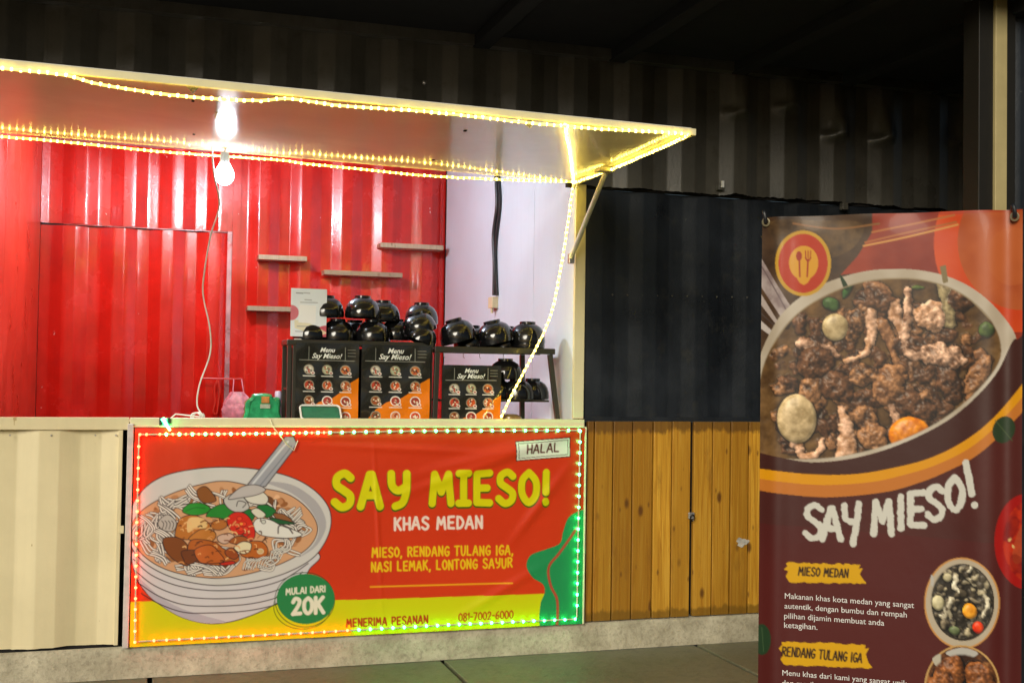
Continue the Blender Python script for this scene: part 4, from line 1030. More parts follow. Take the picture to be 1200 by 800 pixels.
# border lights
ls = thing('border_lights', 'string of small red and green lights round the edge of the counter banner', 'light string', (cTL[0], bY, cTL[2]))
def path_px(L): return [onY(x, y, bY-.018) for x, y in L]
tp = path_px([(164, 509), (300, 508), (480, 505), (679, 504)]); rp = path_px([(680, 505), (678, 600), (676, 722)]); bp_ = path_px([(674, 725), (520, 732), (360, 741), (165, 751)]); lp = path_px([(158, 752), (160, 630), (163, 510)])
allp = [tuple(p) for p in tp+rp+bp_+lp]; allp.append(allp[0])
MB().tube(allp, .0042, 6, False).build('tube', 'ropeclear', ls, True)
bead_r = MB().ball((0, 0, 0), .0078, 8, 6).build('bead', 'led_red', None, True); bead_g = MB().ball((0, 0, 0), .0082, 8, 6).build('bead', 'led_green', None, True)
used = {id(bead_r): False, id(bead_g): False}
def bead(pos, g_):
    s_ = bead_g if g_ else bead_r
    if used[id(s_)]: o = s_.copy(); COL.objects.link(o)
    else: o = s_; used[id(s_)] = True
    o.parent = ls; o.location = Vector(pos)-ls.location
def run(L, n, fn):
    L = [Vector(p) for p in L]; tot = sum((b-a).length for a, b in zip(L[:-1], L[1:])); pts = resample(L, tot/n*.999)
    for i, q in enumerate(pts[:n]): bead(q, fn(i, n))
run(tp, 56, lambda i, n: (i % 2 == 1) if i < 26 else True) if False else None
for i, q in enumerate(resample(tp, (cTR[0]-cTL[0])/76)):
    if i % 2 == 0 and i > 3: bead(q, True)
    elif i % 2 == 1 and i < 30: bead(q, False)
    elif i in (0,): bead(q, False)
run(rp, 17, lambda i, n: True); run(bp_, 38, lambda i, n: i < 21); run(lp, 19, lambda i, n: False)
p = onY(193, 494, -.04)
cx = thing('light_plug', 'small black plug with a glowing green tip on the counter rail above the banner', 'plug', tuple(p))
MB().box(p[0]-.028, p[0]-.010, -.050, -.031, p[2]-.018, p[2]+.022).build('clip', 'cable', cx, bevel=.003)
MB().box(p[0]+.012, p[0]+.028, -.045, -.031, p[2]-.012, p[2]+.022).build('clip', 'cable', cx, bevel=.003)
MB().tube([(p[0]-.012, -.052, p[2]+.018), (p[0]+.004, -.056, p[2]-.005), (p[0]+.028, -.062, p[2]-.045)], [.010, .009, .004], 8).build('lead', 'led_green', cx, True)
p = onY(316, 494, -.04)
o = MB().tube([(p[0], -.035, p[2]+.02), (p[0]+.02, -.05, p[2]-.03), (p[0]+.09, -.068, p[2]-.12), (p[0]+.13, -.07, p[2]-.155), (p[0]+.15, -.07, p[2]-.10)], .003, 6).build('lead_wire', 'ropeclear', None, True)
tag(o, 'thin pale lead looping from the counter rail over the painted spoon', 'wire')

# ================================================================== STANDING BANNER
M['vinyl2'] = printed('stand_banner_vinyl', .42, .06, .30, .25)
d = ray(893, 255); TLp = CAM+d*((3.80*.92)/FPX)
d = ray(1197.5, 245); TRp = CAM+d*((3.50*.92)/FPX)
hd = np.array([TRp[0]-TLp[0], TRp[1]-TLp[1], 0]); sw = np.linalg.norm(hd); Uv = hd/sw; Vv = np.array([0, 0, -1.0])
Nv = np.array([Uv[1], -Uv[0], 0.0])                     # faces the camera
slope = (TRp[2]-TLp[2])/sw
ztop = max(TLp[2], TRp[2])
SO = np.array([TLp[0], TLp[1], ztop]); shh = ztop-.06
A = Art(SO, Uv, Vv, sw, shh, .0026, (78, 30, 26)); A.calib(1045, 520)
A.N = np.cross(A.U, A.V)
# ground gradient of the print (brown above, maroon below)
gy = np.linspace(0, 1, A.H)[:, None, None]
A.img[:] = np.array(lin((66, 36, 28)))*(1-np.clip(gy*2.4, 0, 1))+np.array(lin((92, 34, 30)))*np.clip(gy*2.4, 0, 1)
A.poly([(880, 240), (1210, 240), (1210, 420), (880, 420)], A.tex((62, 44, 32), (96, 70, 48), 30, 4))
A.blob([(900, 262), (960, 258), (1010, 262), (1000, 290), (960, 306), (925, 300)], A.tex((70, 52, 36), (120, 92, 60), 14, 4), .8)
A.poly([(1022, 240), (1210, 236), (1210, 420), (1185, 400), (1120, 330), (1040, 316), (985, 322), (1005, 300), (1022, 272)], A.tex((142, 48, 32), (168, 68, 46), 40, 3))
A.ell(1196, 285, 102, 104, A.tex((216, 78, 44), (232, 98, 54), 60, 2)); A.ell(1198, 283, 76, 80, A.tex((168, 72, 40), (200, 104, 60), 46, 3)); A.ell(1186, 300, 30, 34, (206, 112, 64), a=.5)
A.poly([(1100, 240), (1210, 238), (1210, 246), (1100, 252)], (176, 60, 40), .6)
for (q, c) in (([(1012, 288), (1060, 278), (1122, 263)], (226, 160, 92)), ([(1014, 284), (1060, 273), (1120, 260)], (188, 110, 62)), ([(1022, 272), (1070, 262), (1118, 252)], (196, 120, 70)), ([(930, 262), (980, 268), (1030, 262)], (150, 104, 64))):
    A.stroke(q, 2.4, c)
# cutlery
A.poly([(888, 296), (898, 312), (940, 380), (946, 402), (938, 404), (888, 330)], A.tex((150, 130, 128), (206, 190, 184), 12, 3)); A.poly([(888, 352), (936, 412), (944, 416), (930, 404), (888, 338)], (196, 180, 172)); A.poly([(888, 372), (938, 416), (940, 419), (888, 382)], (214, 202, 194))
A.stroke([(889, 306), (915, 350), (938, 396)], 1.4, (110, 92, 92)); A.stroke([(890, 365), (915, 388), (940, 414)], 1.2, (90, 76, 70))
# bowl
bowlo = [(880, 470), (888, 425), (904, 388), (926, 358), (962, 334), (1012, 318), (1062, 315), (1105, 322), (1140, 338), (1170, 364), (1190, 394), (1186, 420), (1160, 455), (1110, 495), (1050, 522), (990, 538), (930, 541), (880, 534)]
A.blob(bowlo, A.tex((196, 180, 158), (226, 214, 196), 40, 2))
inn = [(884, 500), (892, 440), (906, 405), (930, 372), (966, 347), (1012, 330), (1062, 326), (1102, 333), (1134, 349), (1160, 374), (1172, 402), (1168, 428), (1140, 462), (1100, 493), (1050, 517), (990, 533), (930, 537), (886, 528)]
A.blob(inn, A.tex((120, 98, 68), (164, 142, 106), 50, 3))
inn2 = [(900, 500), (906, 450), (924, 410), (950, 378), (985, 352), (1020, 344), (1062, 342), (1100, 350), (1130, 372), (1150, 400), (1150, 430), (1120, 468), (1080, 495), (1030, 518), (980, 528), (930, 530)]
A.blob(inn2, A.tex((56, 38, 22), (98, 70, 40), 22, 5, 1.2), .92)
A.blob([(1125, 355), (1150, 372), (1168, 398), (1150, 410), (1130, 385)], (150, 128, 92), .6)
T1 = A.tex((62, 36, 20), (156, 104, 62), 6, 5, 1.5, (226, 186, 140)); T2 = A.tex((96, 58, 34), (196, 138, 90), 8, 4, 1.3, (240, 204, 166)); T3 = A.tex((44, 27, 16), (110, 72, 42), 6, 5, 1.5, (180, 140, 96)); T4 = A.tex((160, 98, 58), (222, 164, 114), 9, 4, 1.3, (246, 214, 180)); T5 = A.tex((140, 70, 20), (216, 130, 44), 14, 3, 1.2, (240, 180, 90))
TE = A.tex((150, 124, 88), (198, 176, 138), 16, 3, 1.2)
rs = np.random.RandomState(21)
def lump(cx, cy, rx, ry, ang, T, jag=.18, sh=True):
    q = []
    for i in range(14):
        a = 2*math.pi*i/14; k = 1+jag*rs.randn(); x, y = rx*k*math.cos(a), ry*k*math.sin(a); c, s_ = math.cos(R(ang)), math.sin(R(ang))
        q.append((cx+x*c-y*s_, cy+x*s_+y*c))
    if sh: A.blob([(x+2, y+2.6) for x, y in q], (26, 18, 12), .65)
    A.blob(q, T)
    A.blob([(cx+(x-cx)*.6-rx*.12, cy+(y-cy)*.55-ry*.2) for x, y in q], T4, .28)
    A.stroke(q[6:13], .8, (230, 200, 160), a=.45)
class Relief:
    """the soup photograph on the banner, composed as a lit relief and printed flat"""
    def __init__(s, A, box):
        s.A = A; P = [A.uv(x, y) for x in (box[0], box[2]) for y in (box[1], box[3])]; P = np.array(P)
        s.x0, s.y0 = np.maximum(P.min(0).astype(int), 0); s.x1 = min(A.W, int(P[:, 0].max())); s.y1 = min(A.H, int(P[:, 1].max()))
        s.yy, s.xx = np.mgrid[s.y0:s.y1, s.x0:s.x1].astype(np.float32); h, w_ = s.yy.shape; s.h, s.w = h, w_
        s.Hh = np.zeros((h, w_)); s.C = np.zeros((h, w_, 3)); s.G = np.zeros((h, w_)); s.k = A.pix
        s.n1 = fbm(h, w_, 7*s.k, 5, 91); s.n2 = fbm(h, w_, 2.6*s.k, 4, 92); s.n3 = fbm(h, w_, 16*s.k, 4, 93)
        s.wx = (fbm(h, w_, 9*s.k, 4, 94)-.5)*12*s.k; s.wy = (fbm(h, w_, 9*s.k, 4, 95)-.5)*12*s.k
    def put(s, Hn, m, c1, c2, gl, nz=None):
        f = np.clip(((s.n1 if nz is None else nz)-.5)*2.4+.5, 0, 1)[..., None]
        col = np.array(lin(c1))*(1-f)+np.array(lin(c2))*f; q = m & (Hn > s.Hh)
        s.Hh[q] = Hn[q]; s.C[q] = col[q]; s.G[q] = gl
    def dome(s, cx, cy, rx, ry, ang, z, c1, c2, gl=.4, warp=.8, rough=.5, flat=.7):
        cx, cy = s.A.uv(cx, cy); rx *= s.k; ry *= s.k; c, sn = math.cos(R(ang)), math.sin(R(ang))
        X = s.xx-cx+s.wx*warp; Y = s.yy-cy+s.wy*warp; x = (X*c+Y*sn)/rx; y = (-X*sn+Y*c)/ry; d = x*x+y*y
        m = d < 1; hh = np.sqrt(np.clip(1-d, 0, 1))**flat*min(rx, ry)*.8
        hn = z*s.k+hh+rough*s.k*((s.n1-.5)*8+(s.n2-.5)*2.4+(1-np.abs(s.n3*2-1))*3)
        s.put(hn, m, c1, c2, gl)
    def tube(s, pts, w0, w1, z, c1, c2, gl=.5, hollow=False, rough=.3):
        hollow = False; z = z-2; w0 *= 1.25; w1 *= 1.25
        P = [s.A.uv(*p) for p in spline(pts, 6)]; n = len(P)-1; best = np.full(s.yy.shape, -1.0); m = np.zeros(s.yy.shape, bool)
        for i in range(n):
            ax, ay = P[i]; dx, dy = P[i+1]-P[i]; L = dx*dx+dy*dy+1e-9
            t = np.clip(((s.xx+s.wx*.8-ax)*dx+(s.yy+s.wy*.8-ay)*dy)/L, 0, 1); d = np.hypot(s.xx+s.wx*.8-ax-t*dx, s.yy+s.wy*.8-ay-t*dy)
            r = (w0+(w1-w0)*(i+t)/n)*s.k/2; hh = np.sqrt(np.clip(1-(d/r)**2, 0, 1))*r
            if hollow: hh = hh*(.55+.45*np.clip((d/r)*1.8, 0, 1))
            hh[d >= r] = -1; best = np.maximum(best, hh); m |= d < r
        s.put(z*s.k+best+rough*s.k*((s.n1-.5)*14+(s.n2-.5)*3), m, c1, c2, gl, s.n1)
    def blur(s, a, r):
        for ax in (0, 1):
            p = np.pad(a, [(r+1, r) if i == ax else (0, 0) for i in (0, 1)], 'edge'); c = np.cumsum(p, ax)
            n = a.shape[ax]; a = (np.take(c, range(2*r+1, 2*r+1+n), ax)-np.take(c, range(0, n), ax))/(2*r+1)
        return a
    def done(s, clip, broth1, broth2, level=0, gain=1.0):
        lq = level*s.k+(s.n3-.5)*3; wet = s.Hh < lq; f = np.clip((s.n3-.5)*2+.5, 0, 1)[..., None]
        dep = np.clip((lq-s.Hh)/(5*s.k), 0, 1)[..., None]; C = s.C.copy(); G = s.G.copy()
        br_c = np.array(lin(broth1))*(1-f)+np.array(lin(broth2))*f
        C = np.where(wet[..., None], C*(1-dep)*.6+br_c*(.4+.6*dep), C); Hh = np.where(wet, lq+(s.n1-.5)*1.2, s.Hh); G[wet] = .35
        gy, gx = np.gradient(s.blur(Hh, 2)); nx, ny, nz = -gx, -gy, np.ones_like(gx)*1.15; l = np.sqrt(nx*nx+ny*ny+nz*nz); nx /= l; ny /= l; nz /= l
        L = np.array([-.42, -.62, .66]); dif = np.clip(nx*L[0]+ny*L[1]+nz*L[2], 0, 1)
        ao = np.clip(1+(Hh-s.blur(Hh, int(6*s.k)))/(9*s.k), .25, 1.25)*np.clip(1+(Hh-s.blur(Hh, int(2*s.k)))/(6*s.k), .4, 1.2)
        Hv = np.array([-.23, -.34, .91]); sp = np.clip(nx*Hv[0]+ny*Hv[1]+nz*Hv[2], 0, 1)**38
        out = C*((.30+1.05*dif)*ao)[..., None]*gain+(G*sp*.55)[..., None]*np.array([1, .93, .82])
        q = s.A.mask(clip)
        if q:
            m, x0, y0 = q; full = np.zeros((s.A.H, s.A.W), np.float32); full[y0:y0+m.shape[0], x0:x0+m.shape[1]] = m
            a = s.blur(full[s.y0:s.y1, s.x0:s.x1], 2)[..., None]; v = s.A.img[s.y0:s.y1, s.x0:s.x1]; v[:] = v*(1-a)+out*a
rs = np.random.RandomState(21)
def lump(cx, cy, rx, ry, ang, T, jag=.18, sh=True):
    q = []
    for i in range(14):
        a = 2*math.pi*i/14; k = 1+jag*rs.randn(); x, y = rx*k*math.cos(a), ry*k*math.sin(a); c, s_ = math.cos(R(ang)), math.sin(R(ang))
        q.append((cx+x*c-y*s_, cy+x*s_+y*c))
    A.blob(q, T)
RL = Relief(A, (880, 300, 1196, 548))
dk, md, lt_, pk = (50, 30, 20), (108, 72, 48), (160, 114, 78), (222, 178, 148)
for _ in range(230):
    x, y = rs.uniform(912, 1155), rs.uniform(362, 532)
    if y < 352+.0016*(x-1040)**2: continue
    RL.dome(x, y, rs.uniform(6, 16), rs.uniform(4, 10), rs.uniform(0, 180), rs.uniform(-4, 2.5), dk, (md, md, lt_)[rs.randint(3)], .4, 1.1, .9)
for (x, y, rx, ry, an, z, c1, c2) in ((1026, 350, 27, 15, 10, 5, dk, md), (1004, 376, 12, 24, 20, 5, dk, lt_), (956, 424, 20, 24, 60, 5, dk, md), (980, 452, 24, 18, 30, 4, dk, md), (1012, 440, 20, 13, 0, 4, dk, lt_), (1042, 450, 18, 27, 20, 6, md, lt_), (1012, 488, 18, 14, 10, 4, dk, lt_), (1070, 405, 26, 13, 5, 3, dk, md), (1105, 416, 27, 14, 12, 8, md, pk), (1112, 446, 12, 28, -20, 5, dk, md), (1146, 438, 10, 26, 25, 8, md, lt_), (1126, 347, 16, 17, 10, 8, dk, md), (1022, 512, 18, 18, 20, 7, md, lt_), (1090, 372, 19, 14, 10, 8, lt_, pk), (1060, 470, 20, 14, -10, 3, dk, md), (1080, 478, 18, 12, 20, 3, dk, md), (950, 456, 14, 20, 10, 5, dk, lt_)):
    RL.dome(x, y, rx, ry, an, z, c1, c2, .5, .9, 1.0)
for (q, w0, w1, z, c1, c2, ho) in (([(1021, 366), (1022, 392), (1014, 412), (990, 424)], 12, 5, 10, lt_, pk, True), ([(1033, 378), (1044, 402), (1050, 428)], 11, 5, 9, md, lt_, True), ([(1063, 340), (1064, 366), (1060, 396), (1068, 416), (1092, 410)], 8, 12, 11, md, pk, True), ([(1046, 356), (1050, 374), (1062, 392)], 15, 7, 9, lt_, pk, True), ([(1078, 368), (1090, 358), (1104, 368), (1098, 384)], 10, 8, 11, lt_, pk, True),
        ([(1104, 308), (1107, 340), (1113, 378)], 11, 11, 12, (96, 80, 54), (160, 142, 104), False), ([(930, 506), (934, 524), (946, 535), (960, 528), (965, 514)], 13, 4, 10, lt_, pk, True), ([(986, 480), (992, 505), (990, 536)], 8, 20, 9, lt_, pk, True), ([(1148, 414), (1154, 432), (1144, 456), (1134, 468)], 10, 7, 10, md, lt_, True), ([(940, 402), (962, 404), (980, 416)], 12, 6, 8, md, pk, True), ([(1016, 332), (1034, 336), (1046, 348)], 9, 6, 8, md, lt_, True), ([(1042, 470), (1050, 490), (1040, 508)], 11, 6, 9, md, pk, True)):
    RL.tube(q, w0, w1, z, c1, c2, .6, ho)
RL.dome(1126, 347, 7, 8, 10, 14, (40, 22, 14), (90, 56, 30), .2, .4, .4)
RL.dome(979, 383, 16, 17, 0, 6, (150, 128, 90), (196, 174, 132), .9, .06, .10, .5); RL.dome(934, 490, 24, 31, 0, 8, (160, 136, 96), (206, 180, 138), .8, .06, .14, .5)
RL.dome(1066, 509, 25, 22, 0, 5, (176, 92, 26), (226, 140, 48), .8, .15, .2, .5)
RL.dome(994, 336, 4, 15, 25, 9, (26, 48, 22), (50, 84, 40), .3, .3, .1); RL.dome(974, 356, 11, 8, 30, 8, (44, 66, 30), (70, 96, 50), .3, .3, .1); RL.dome(1156, 386, 8, 9, 10, 6, (50, 66, 30), (84, 98, 52), .3, .3, .1)
RL.dome(1076, 337, 8, 2.5, 5, 4, (60, 76, 30), (90, 100, 50), .2, .3, .1)
RL.done(spline(inn, 8, True), (92, 64, 36), (132, 98, 60), 2.6, 1.35)
A.poly([(1101, 312), (1108, 310), (1111, 330), (1105, 332)], (140, 122, 84)); A.blob([(984, 322), (990, 328), (996, 340), (989, 338)], (34, 58, 28))
A.stroke([(906, 405), (930, 372), (966, 347), (1012, 330), (1062, 326), (1102, 333), (1134, 349), (1160, 374)], 1.6, (176, 156, 124), a=.7)
# dark sweep and the orange band
A.blob([(870, 527), (905, 533), (950, 541), (1000, 537), (1052, 521), (1104, 496), (1140, 468), (1168, 436), (1186, 400), (1194, 396), (1215, 380), (1215, 460), (1199, 452), (1160, 494), (1110, 526), (1060, 546), (1000, 556), (940, 558), (870, 552)], (70, 34, 28))
bu = [(870, 546), (905, 550), (950, 555), (1000, 555), (1045, 548), (1090, 536), (1130, 516), (1165, 488), (1199, 448), (1215, 425)]
bl_ = [(870, 570), (905, 576), (967, 582), (1037, 576), (1080, 564), (1107, 553), (1140, 536), (1168, 513), (1199, 481), (1215, 460)]
A.poly(spline(bu, 6)+spline(bl_, 6)[::-1], (212, 130, 62))
bm2 = [((a[0]+b[0])/2, (a[1]+b[1])/2-1) for a, b in zip(bu, bl_)]
A.poly(spline(bu, 6)+spline(bm2, 6)[::-1], (240, 166, 38))
A.poly(spline(bl_, 6)+[(1215, 810), (870, 810)], A.tex((78, 34, 30), (88, 36, 31), 160, 2))
A.poly([(870, 610), (1215, 640), (1215, 830), (870, 830)], (100, 26, 28), .30)
A.ell(1176, 503, 13, 16, (44, 62, 36), 20); A.stroke([(1166, 492), (1176, 504), (1186, 516)], .9, (80, 96, 60)); A.ell(893, 748, 11, 18, (40, 66, 40)); A.stroke([(893, 734), (895, 762)], .9, (76, 100, 66))
# emblem
A.ell(941.5, 308.5, 32.5, 38.5, (214, 164, 62)); A.ell(941.5, 308.5, 28.5, 34.5, (196, 62, 28)); A.ell(942, 308, 17, 20, (232, 168, 62))
A.poly([(932, 322), (952, 322), (947, 331), (942, 334), (937, 331)], (232, 168, 62))
fk = (170, 50, 26)
A.ell(936.5, 300, 3.4, 5.6, fk); A.stroke([(936.8, 304), (937.5, 324)], 2.0, fk, False)
for dx in (-3, 0, 3): A.stroke([(947+dx, 294), (947+dx*.9, 302)], 1.3, fk, False)
A.stroke([(944, 302), (947, 306), (950, 302)], 1.8, fk); A.stroke([(947, 304), (946, 324)], 2.0, fk, False)
# title, brush lettering
nz = fbm(A.H, A.W, 4*A.pix, 3, 77)*1.0
wh = (232, 228, 216)
def br_let(ch, x0, x1, yt, yb, w_=10.4):
    mode = 'L'
    for it in GL[ch]:
        if isinstance(it, str): mode = it; continue
        wd_ = GW.get(ch, .82)
        q = [(x0+(x1-x0)*gx/wd_+(1-gy)*0, yt+(yb-yt)*gy) for gx, gy in it]
        A.stroke(q, w_, wh, mode == 'C', rough=2.6, noise=nz)
def c7(x, y): return (880+x/2.856, 520+y/2.857)
for ch, xa_, xb_, ya_, yb_ in (('S', 180, 238, 205, 312), ('A', 238, 300, 212, 318), ('M', 408, 472, 190, 300), ('I', 490, 510, 175, 282), ('E', 528, 582, 162, 272), ('S', 588, 642, 145, 250), ('O', 654, 706, 112, 220)):
    a_ = c7(xa_, ya_); b_ = c7(xb_, yb_); br_let(ch, a_[0], b_[0], a_[1], b_[1])
A.stroke([c7(312, 205), c7(318, 250), c7(350, 262)], 10.4, wh, rough=2.6, noise=nz); A.stroke([c7(360, 198), c7(354, 260), c7(340, 334)], 10.4, wh, rough=2.6, noise=nz)
A.stroke([c7(718, 62), c7(730, 120), c7(738, 168)], 10.4, wh, rough=2.6, noise=nz); A.ell(*c7(748, 203), 4.2, 4.2, wh)
# yellow brushes
def brush(x0, x1, y0, y1, dy):
    rs_ = np.random.RandomState(int(x0)); n = 26; t = []; b = []
    for i in range(n+1):
        u = i/n; t.append((x0+(x1-x0)*u*.93+rs_.randn()*.5, y0+dy*u+rs_.rand()*2.2)); b.append((x0+3+(x1-x0-3)*u, y1+dy*u*.9-rs_.rand()*1.8))
    rg_ = [(x1-8, y0+dy+6), (x1-3, y0+dy+5), (x1-7, y0+dy+12), (x1-4, y1+dy-8), (x1+1, y1+dy-2)]
    lf = [(x0-1, y1-8), (x0+2, y1-14), (x0-3, y0+9), (x0+1, y0+5)]
    A.poly(t+rg_+b[::-1]+lf, (236, 180, 52))
brush(922, 1014, 657, 682, 3); brush(916, 1021, 749, 779, 5)
A.text('MIESO MEDAN', (935.5, 673), (993, 676), 9.5, 2.2, (44, 22, 18), gap=.26, rough=.3, noise=nz, slant=.1)
A.text('RENDANG TULANG IGA', (916.5, 767), (1009, 776), 10.5, 2.2, (44, 22, 18), gap=.26, rough=.3, noise=nz, slant=.1)
# photo discs
A.ell(1127, 706, 44.5, 53.5, (220, 160, 98)); A.ell(1127, 706, 42.5, 51.5, (206, 190, 166)); A.ell(1128, 705, 37, 45, (58, 48, 40))
TG = A.tex((38, 34, 28), (128, 116, 94), 5, 4, 2.0, (206, 200, 180))
A.ell(1127, 704, 36, 43, TG, a=.85)
for (x, y, rx, ry, c) in ((1110, 676, 5, 5, (170, 160, 130)), (1120, 684, 3, 10, (196, 186, 160)), (1136, 674, 4, 9, (190, 178, 150)), (1142, 670, 6, 4, (206, 196, 170)), (1099, 706, 7, 9, (176, 166, 132)), (1105, 716, 5, 4, (206, 190, 160)), (1114, 712, 3, 12, (176, 160, 128)), (1136, 715, 8, 9, (214, 148, 58)), (1146, 734, 6, 7, (206, 66, 34)), (1118, 738, 6, 5, (96, 104, 72)), (1092, 680, 2, 7, (206, 200, 190)), (1154, 700, 2.5, 14, (120, 104, 76))):
    A.ell(x, y, rx, ry, c, rs.uniform(-20, 20))
A.ell(1127, 806, 44.5, 51, (214, 170, 110)); A.ell(1127, 806, 42.3, 49, A.tex((70, 38, 22), (130, 80, 46), 9, 5, 1.7, (176, 120, 74)))
R2 = Relief(A, (1078, 648, 1176, 812))
for _ in range(90):
    a_ = rs.rand()*6.28; d_ = rs.rand()**.5; x, y = 1127+33*d_*math.cos(a_), 704+40*d_*math.sin(a_)
    R2.dome(x, y, rs.uniform(2, 6), rs.uniform(2, 5), rs.uniform(0, 180), rs.uniform(-1, 3), (44, 38, 32), ((120, 108, 88), (176, 162, 132), (90, 80, 64))[rs.randint(3)], .4, .3, .4)
for (x, y, rx, ry, c, c2) in ((1110, 676, 5, 5, (150, 140, 110), (190, 180, 150)), (1099, 706, 7, 9, (150, 140, 106), (186, 176, 142)), (1136, 715, 8, 9, (190, 120, 40), (226, 160, 66)), (1146, 734, 6, 7, (180, 40, 20), (216, 76, 40)), (1118, 738, 6, 5, (80, 90, 60), (110, 116, 84))):
    R2.dome(x, y, rx, ry, 0, 5, c, c2, .6, .08, .1, .5)
for q in (([(1120, 674), (1118, 686), (1124, 694)]), ([(1136, 664), (1134, 676), (1140, 684)]), ([(1114, 700), (1110, 712), (1118, 724)]), ([(1104, 712), (1108, 720), (1100, 722)]), ([(1150, 690), (1156, 706), (1152, 722)])):
    R2.tube(q, 5, 3, 5, (140, 128, 104), (206, 196, 172), .5, True)
disc = [(1127+36*math.cos(t), 704+43.5*math.sin(t)) for t in np.linspace(0, 6.2, 40)]
R2.done(disc, (46, 42, 36), (66, 58, 48), 1.0, 1.5)
A.blob([(1108, 764), (1128, 758), (1146, 764), (1132, 772), (1118, 770)], (206, 200, 190)); A.blob([(1092, 772), (1102, 766), (1100, 782)], (206, 196, 176))
R3 = Relief(A, (1078, 750, 1176, 815))
for (x, y, rx, ry, an) in ((1112, 788, 17, 24, 10), (1148, 794, 16, 20, -20), (1096, 806, 12, 14, 0), (1130, 812, 16, 12, 0), (1162, 810, 9, 12, 10)): R3.dome(x, y, rx, ry, an, 5, (80, 42, 22), (150, 92, 52), .35, .5, 1.1)
R3.tube([(1140, 782), (1148, 790), (1157, 797)], 4, 3, 16, (176, 130, 84), (220, 180, 130), .4)
R3.done([(1127+42*math.cos(t), 812+46*math.sin(t)) for t in np.linspace(0, 6.2, 40)], (60, 32, 18), (90, 50, 28), 1.0, 1.4)
0 and lump(1112, 788, 16, 22, 10, A.tex((66, 34, 20), (128, 76, 44), 6, 5, 1.6), .1); 0 and lump(1148, 792, 15, 18, -20, A.tex((72, 38, 22), (136, 84, 48), 6, 5, 1.6), .1); 
# tomato
A.ell(1203, 634, 38, 56, (176, 34, 22)); A.ell(1206, 634, 31, 47, A.tex((150, 28, 18), (206, 60, 36), 10, 3, 1.4)); A.ell(1200, 632, 10, 30, (196, 92, 60), 20, a=.6)
A.ell(1183, 632, 1.6, 3, (236, 196, 130), 30); A.ell(1187, 640, 1.4, 2.4, (236, 196, 130), -20)
A.ell(1186, 618, 7, 14, (120, 20, 14), 20, a=.5); A.ell(1192, 660, 8, 12, (126, 22, 14), -30, a=.5)
A.img *= .72; lum_ = A.img.mean(2, keepdims=True); A.img = np.clip(lum_+(A.img-lum_)*1.08, .002, 1)
def sdisp(U_, V_):
    return .010*np.exp(-((U_-.05)/.035)**2)+.007*np.exp(-((U_-sw+.10)/.05)**2)-.010*np.exp(-((U_-sw+.035)/.03)**2)+.004*np.sin(U_*9+V_*1.1)+.003*np.sin(V_*3+U_*2)+.006*np.exp(-(V_/.035)**2)*np.sin(U_*26)*np.exp(-(V_*4)**2)
st = thing('standing_banner', 'tall maroon vinyl banner of a soup bowl on a stand before the plank doors', 'banner stand', tuple((SO+Uv*sw/2)*np.array([1, 1, 0])))
sh_ = A.sheet('print', 'vinyl2', st, sdisp, Nv)
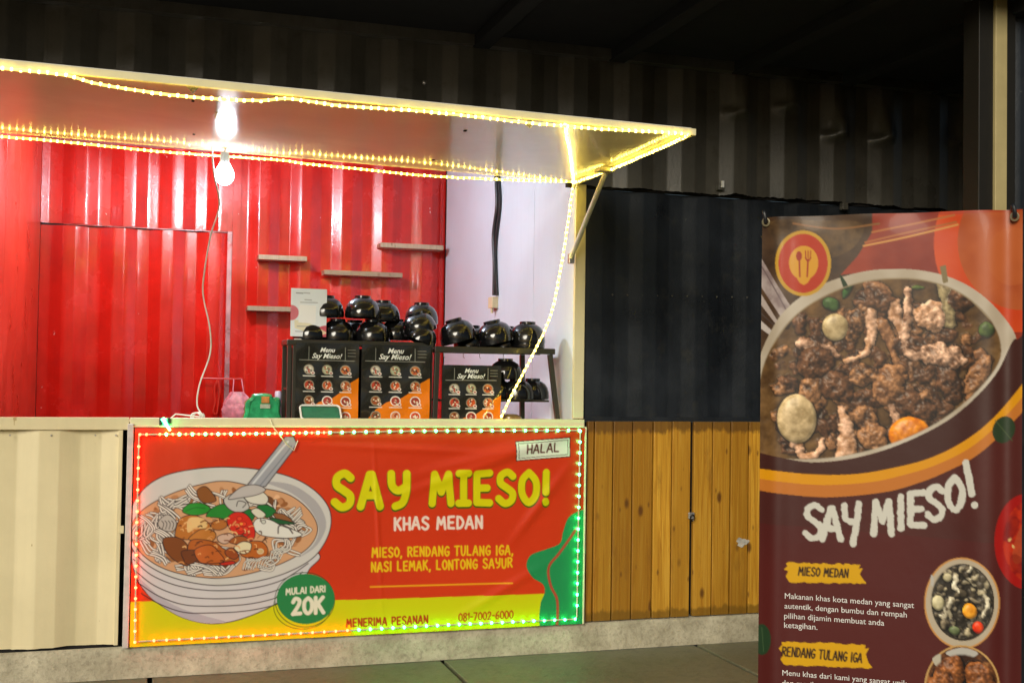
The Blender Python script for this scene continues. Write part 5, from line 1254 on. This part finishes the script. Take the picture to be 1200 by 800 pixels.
# slanted top edge
me = sh_.data; n = len(me.vertices); co = np.empty(n*3, np.float32); me.vertices.foreach_get('co', co); co = co.reshape(-1, 3)
uu = (co[:, 0]-SO[0])*Uv[0]+(co[:, 1]-SO[1])*Uv[1]
lo_ = TLp[2]+slope*uu
co[:, 2] = np.minimum(co[:, 2], lo_+(co[:, 2]-ztop)*.02); me.vertices.foreach_set('co', co.ravel()); me.update()
def sp3(u, v, n_): q = SO+Uv*u+Vv*v+Nv*n_; return tuple(q)
bk = MB().add([sp3(.0, ztop-TLp[2]+.002, -.022), sp3(sw, .002, -.022), sp3(sw, shh, -.022), sp3(0, shh, -.022)], [(0, 1, 2, 3)]).build('back_sheet', 'white', st)
def pxuv(x, y): return A.uv(x, y)/A.k
para = [('Makanan khas kota medan yang sangat', (920.4, 700.2), (1071, 712.3)), ('autentik, dengan bumbu dan rempah', (920, 711.8), (1062.5, 723.4)), ('pilihan dijamin membuat anda', (919.6, 723.4), (1036, 733)), ('ketagihan.', (919.6, 734.4), (958, 737.4)),
        ('Menu khas dari kami yang sangat unik', (917.5, 790), (1063, 804)), ('dan masih jarang ditemukan', (917, 802), (1020, 812))]
for s_, a_, b_ in para[:5]:
    font_text(s_, 'lettering', plain('white_ink', (.72, .70, .66), .5), st, pxuv(*a_), pxuv(*b_), SO, Uv, Vv, Nv, .0016, .0, 0, sdisp, height=None)
font_text('dan masih', 'lettering', plain('white_ink', (.72, .70, .66), .5), st, pxuv(917, 802), pxuv(956, 805.5), SO, Uv, Vv, Nv, .0016, .0, 0, sdisp)
# grommets and hooks
for (x, y, e) in ((898.5, 261, 0), (1189, 254.5, 1)):
    u, v = pxuv(x, y); c = Vector(sp3(u, v, .012))
    rg = [tuple(c+Vector(Uv)*(.0095*math.cos(a))+Vector((0, 0, 1))*(.0105*math.sin(a))) for a in np.linspace(0, 2*math.pi, 17)]
    MB().tube(rg, .0032, 6, False).build('grommet', plain('brass', (.6, .5, .3), .3, .8), st, True)
    hk = [tuple(c+Vector(Nv)*.006+Vector((0, 0, -.002))), tuple(c+Vector(Nv)*.012+Vector((0, 0, .012))), tuple(c+Vector(Nv)*.006+Vector((-.006, 0, .03))), tuple(c-Vector(Nv)*.02+Vector((-.008, 0, .024)))]
    MB().tube(spline(hk, 5), .0055, 8).build('hook', 'cable', st, True)
# rear stand: two crossed poles and feet behind the sheet
ctr = SO+Uv*sw/2-Nv*.10
for s_ in (0, 1):
    a_ = SO+Uv*(sw*s_)+Vv*(.03 if s_ else .05)-Nv*.015; b_ = np.array([*(ctr-Nv*(.0)+Uv*(sw*.35*(1 if s_ == 0 else -1)))[:2], .01])
    m_ = MB(); m_.tube([tuple(a_), tuple((a_+b_)/2-Nv*.05), tuple(b_)], .007, 8); m_.build('pole', 'cable', st, True)
b_ = ctr-Nv*.4; m_ = MB(); m_.tube([tuple(ctr*np.array([1, 1, 0])+np.array([0, 0, .95])), (b_[0], b_[1], .01)], .008, 8); m_.build('rear_leg', 'cable', st, True)
print('tris', sum(len(m.polygons) for m in bpy.data.meshes)*2)
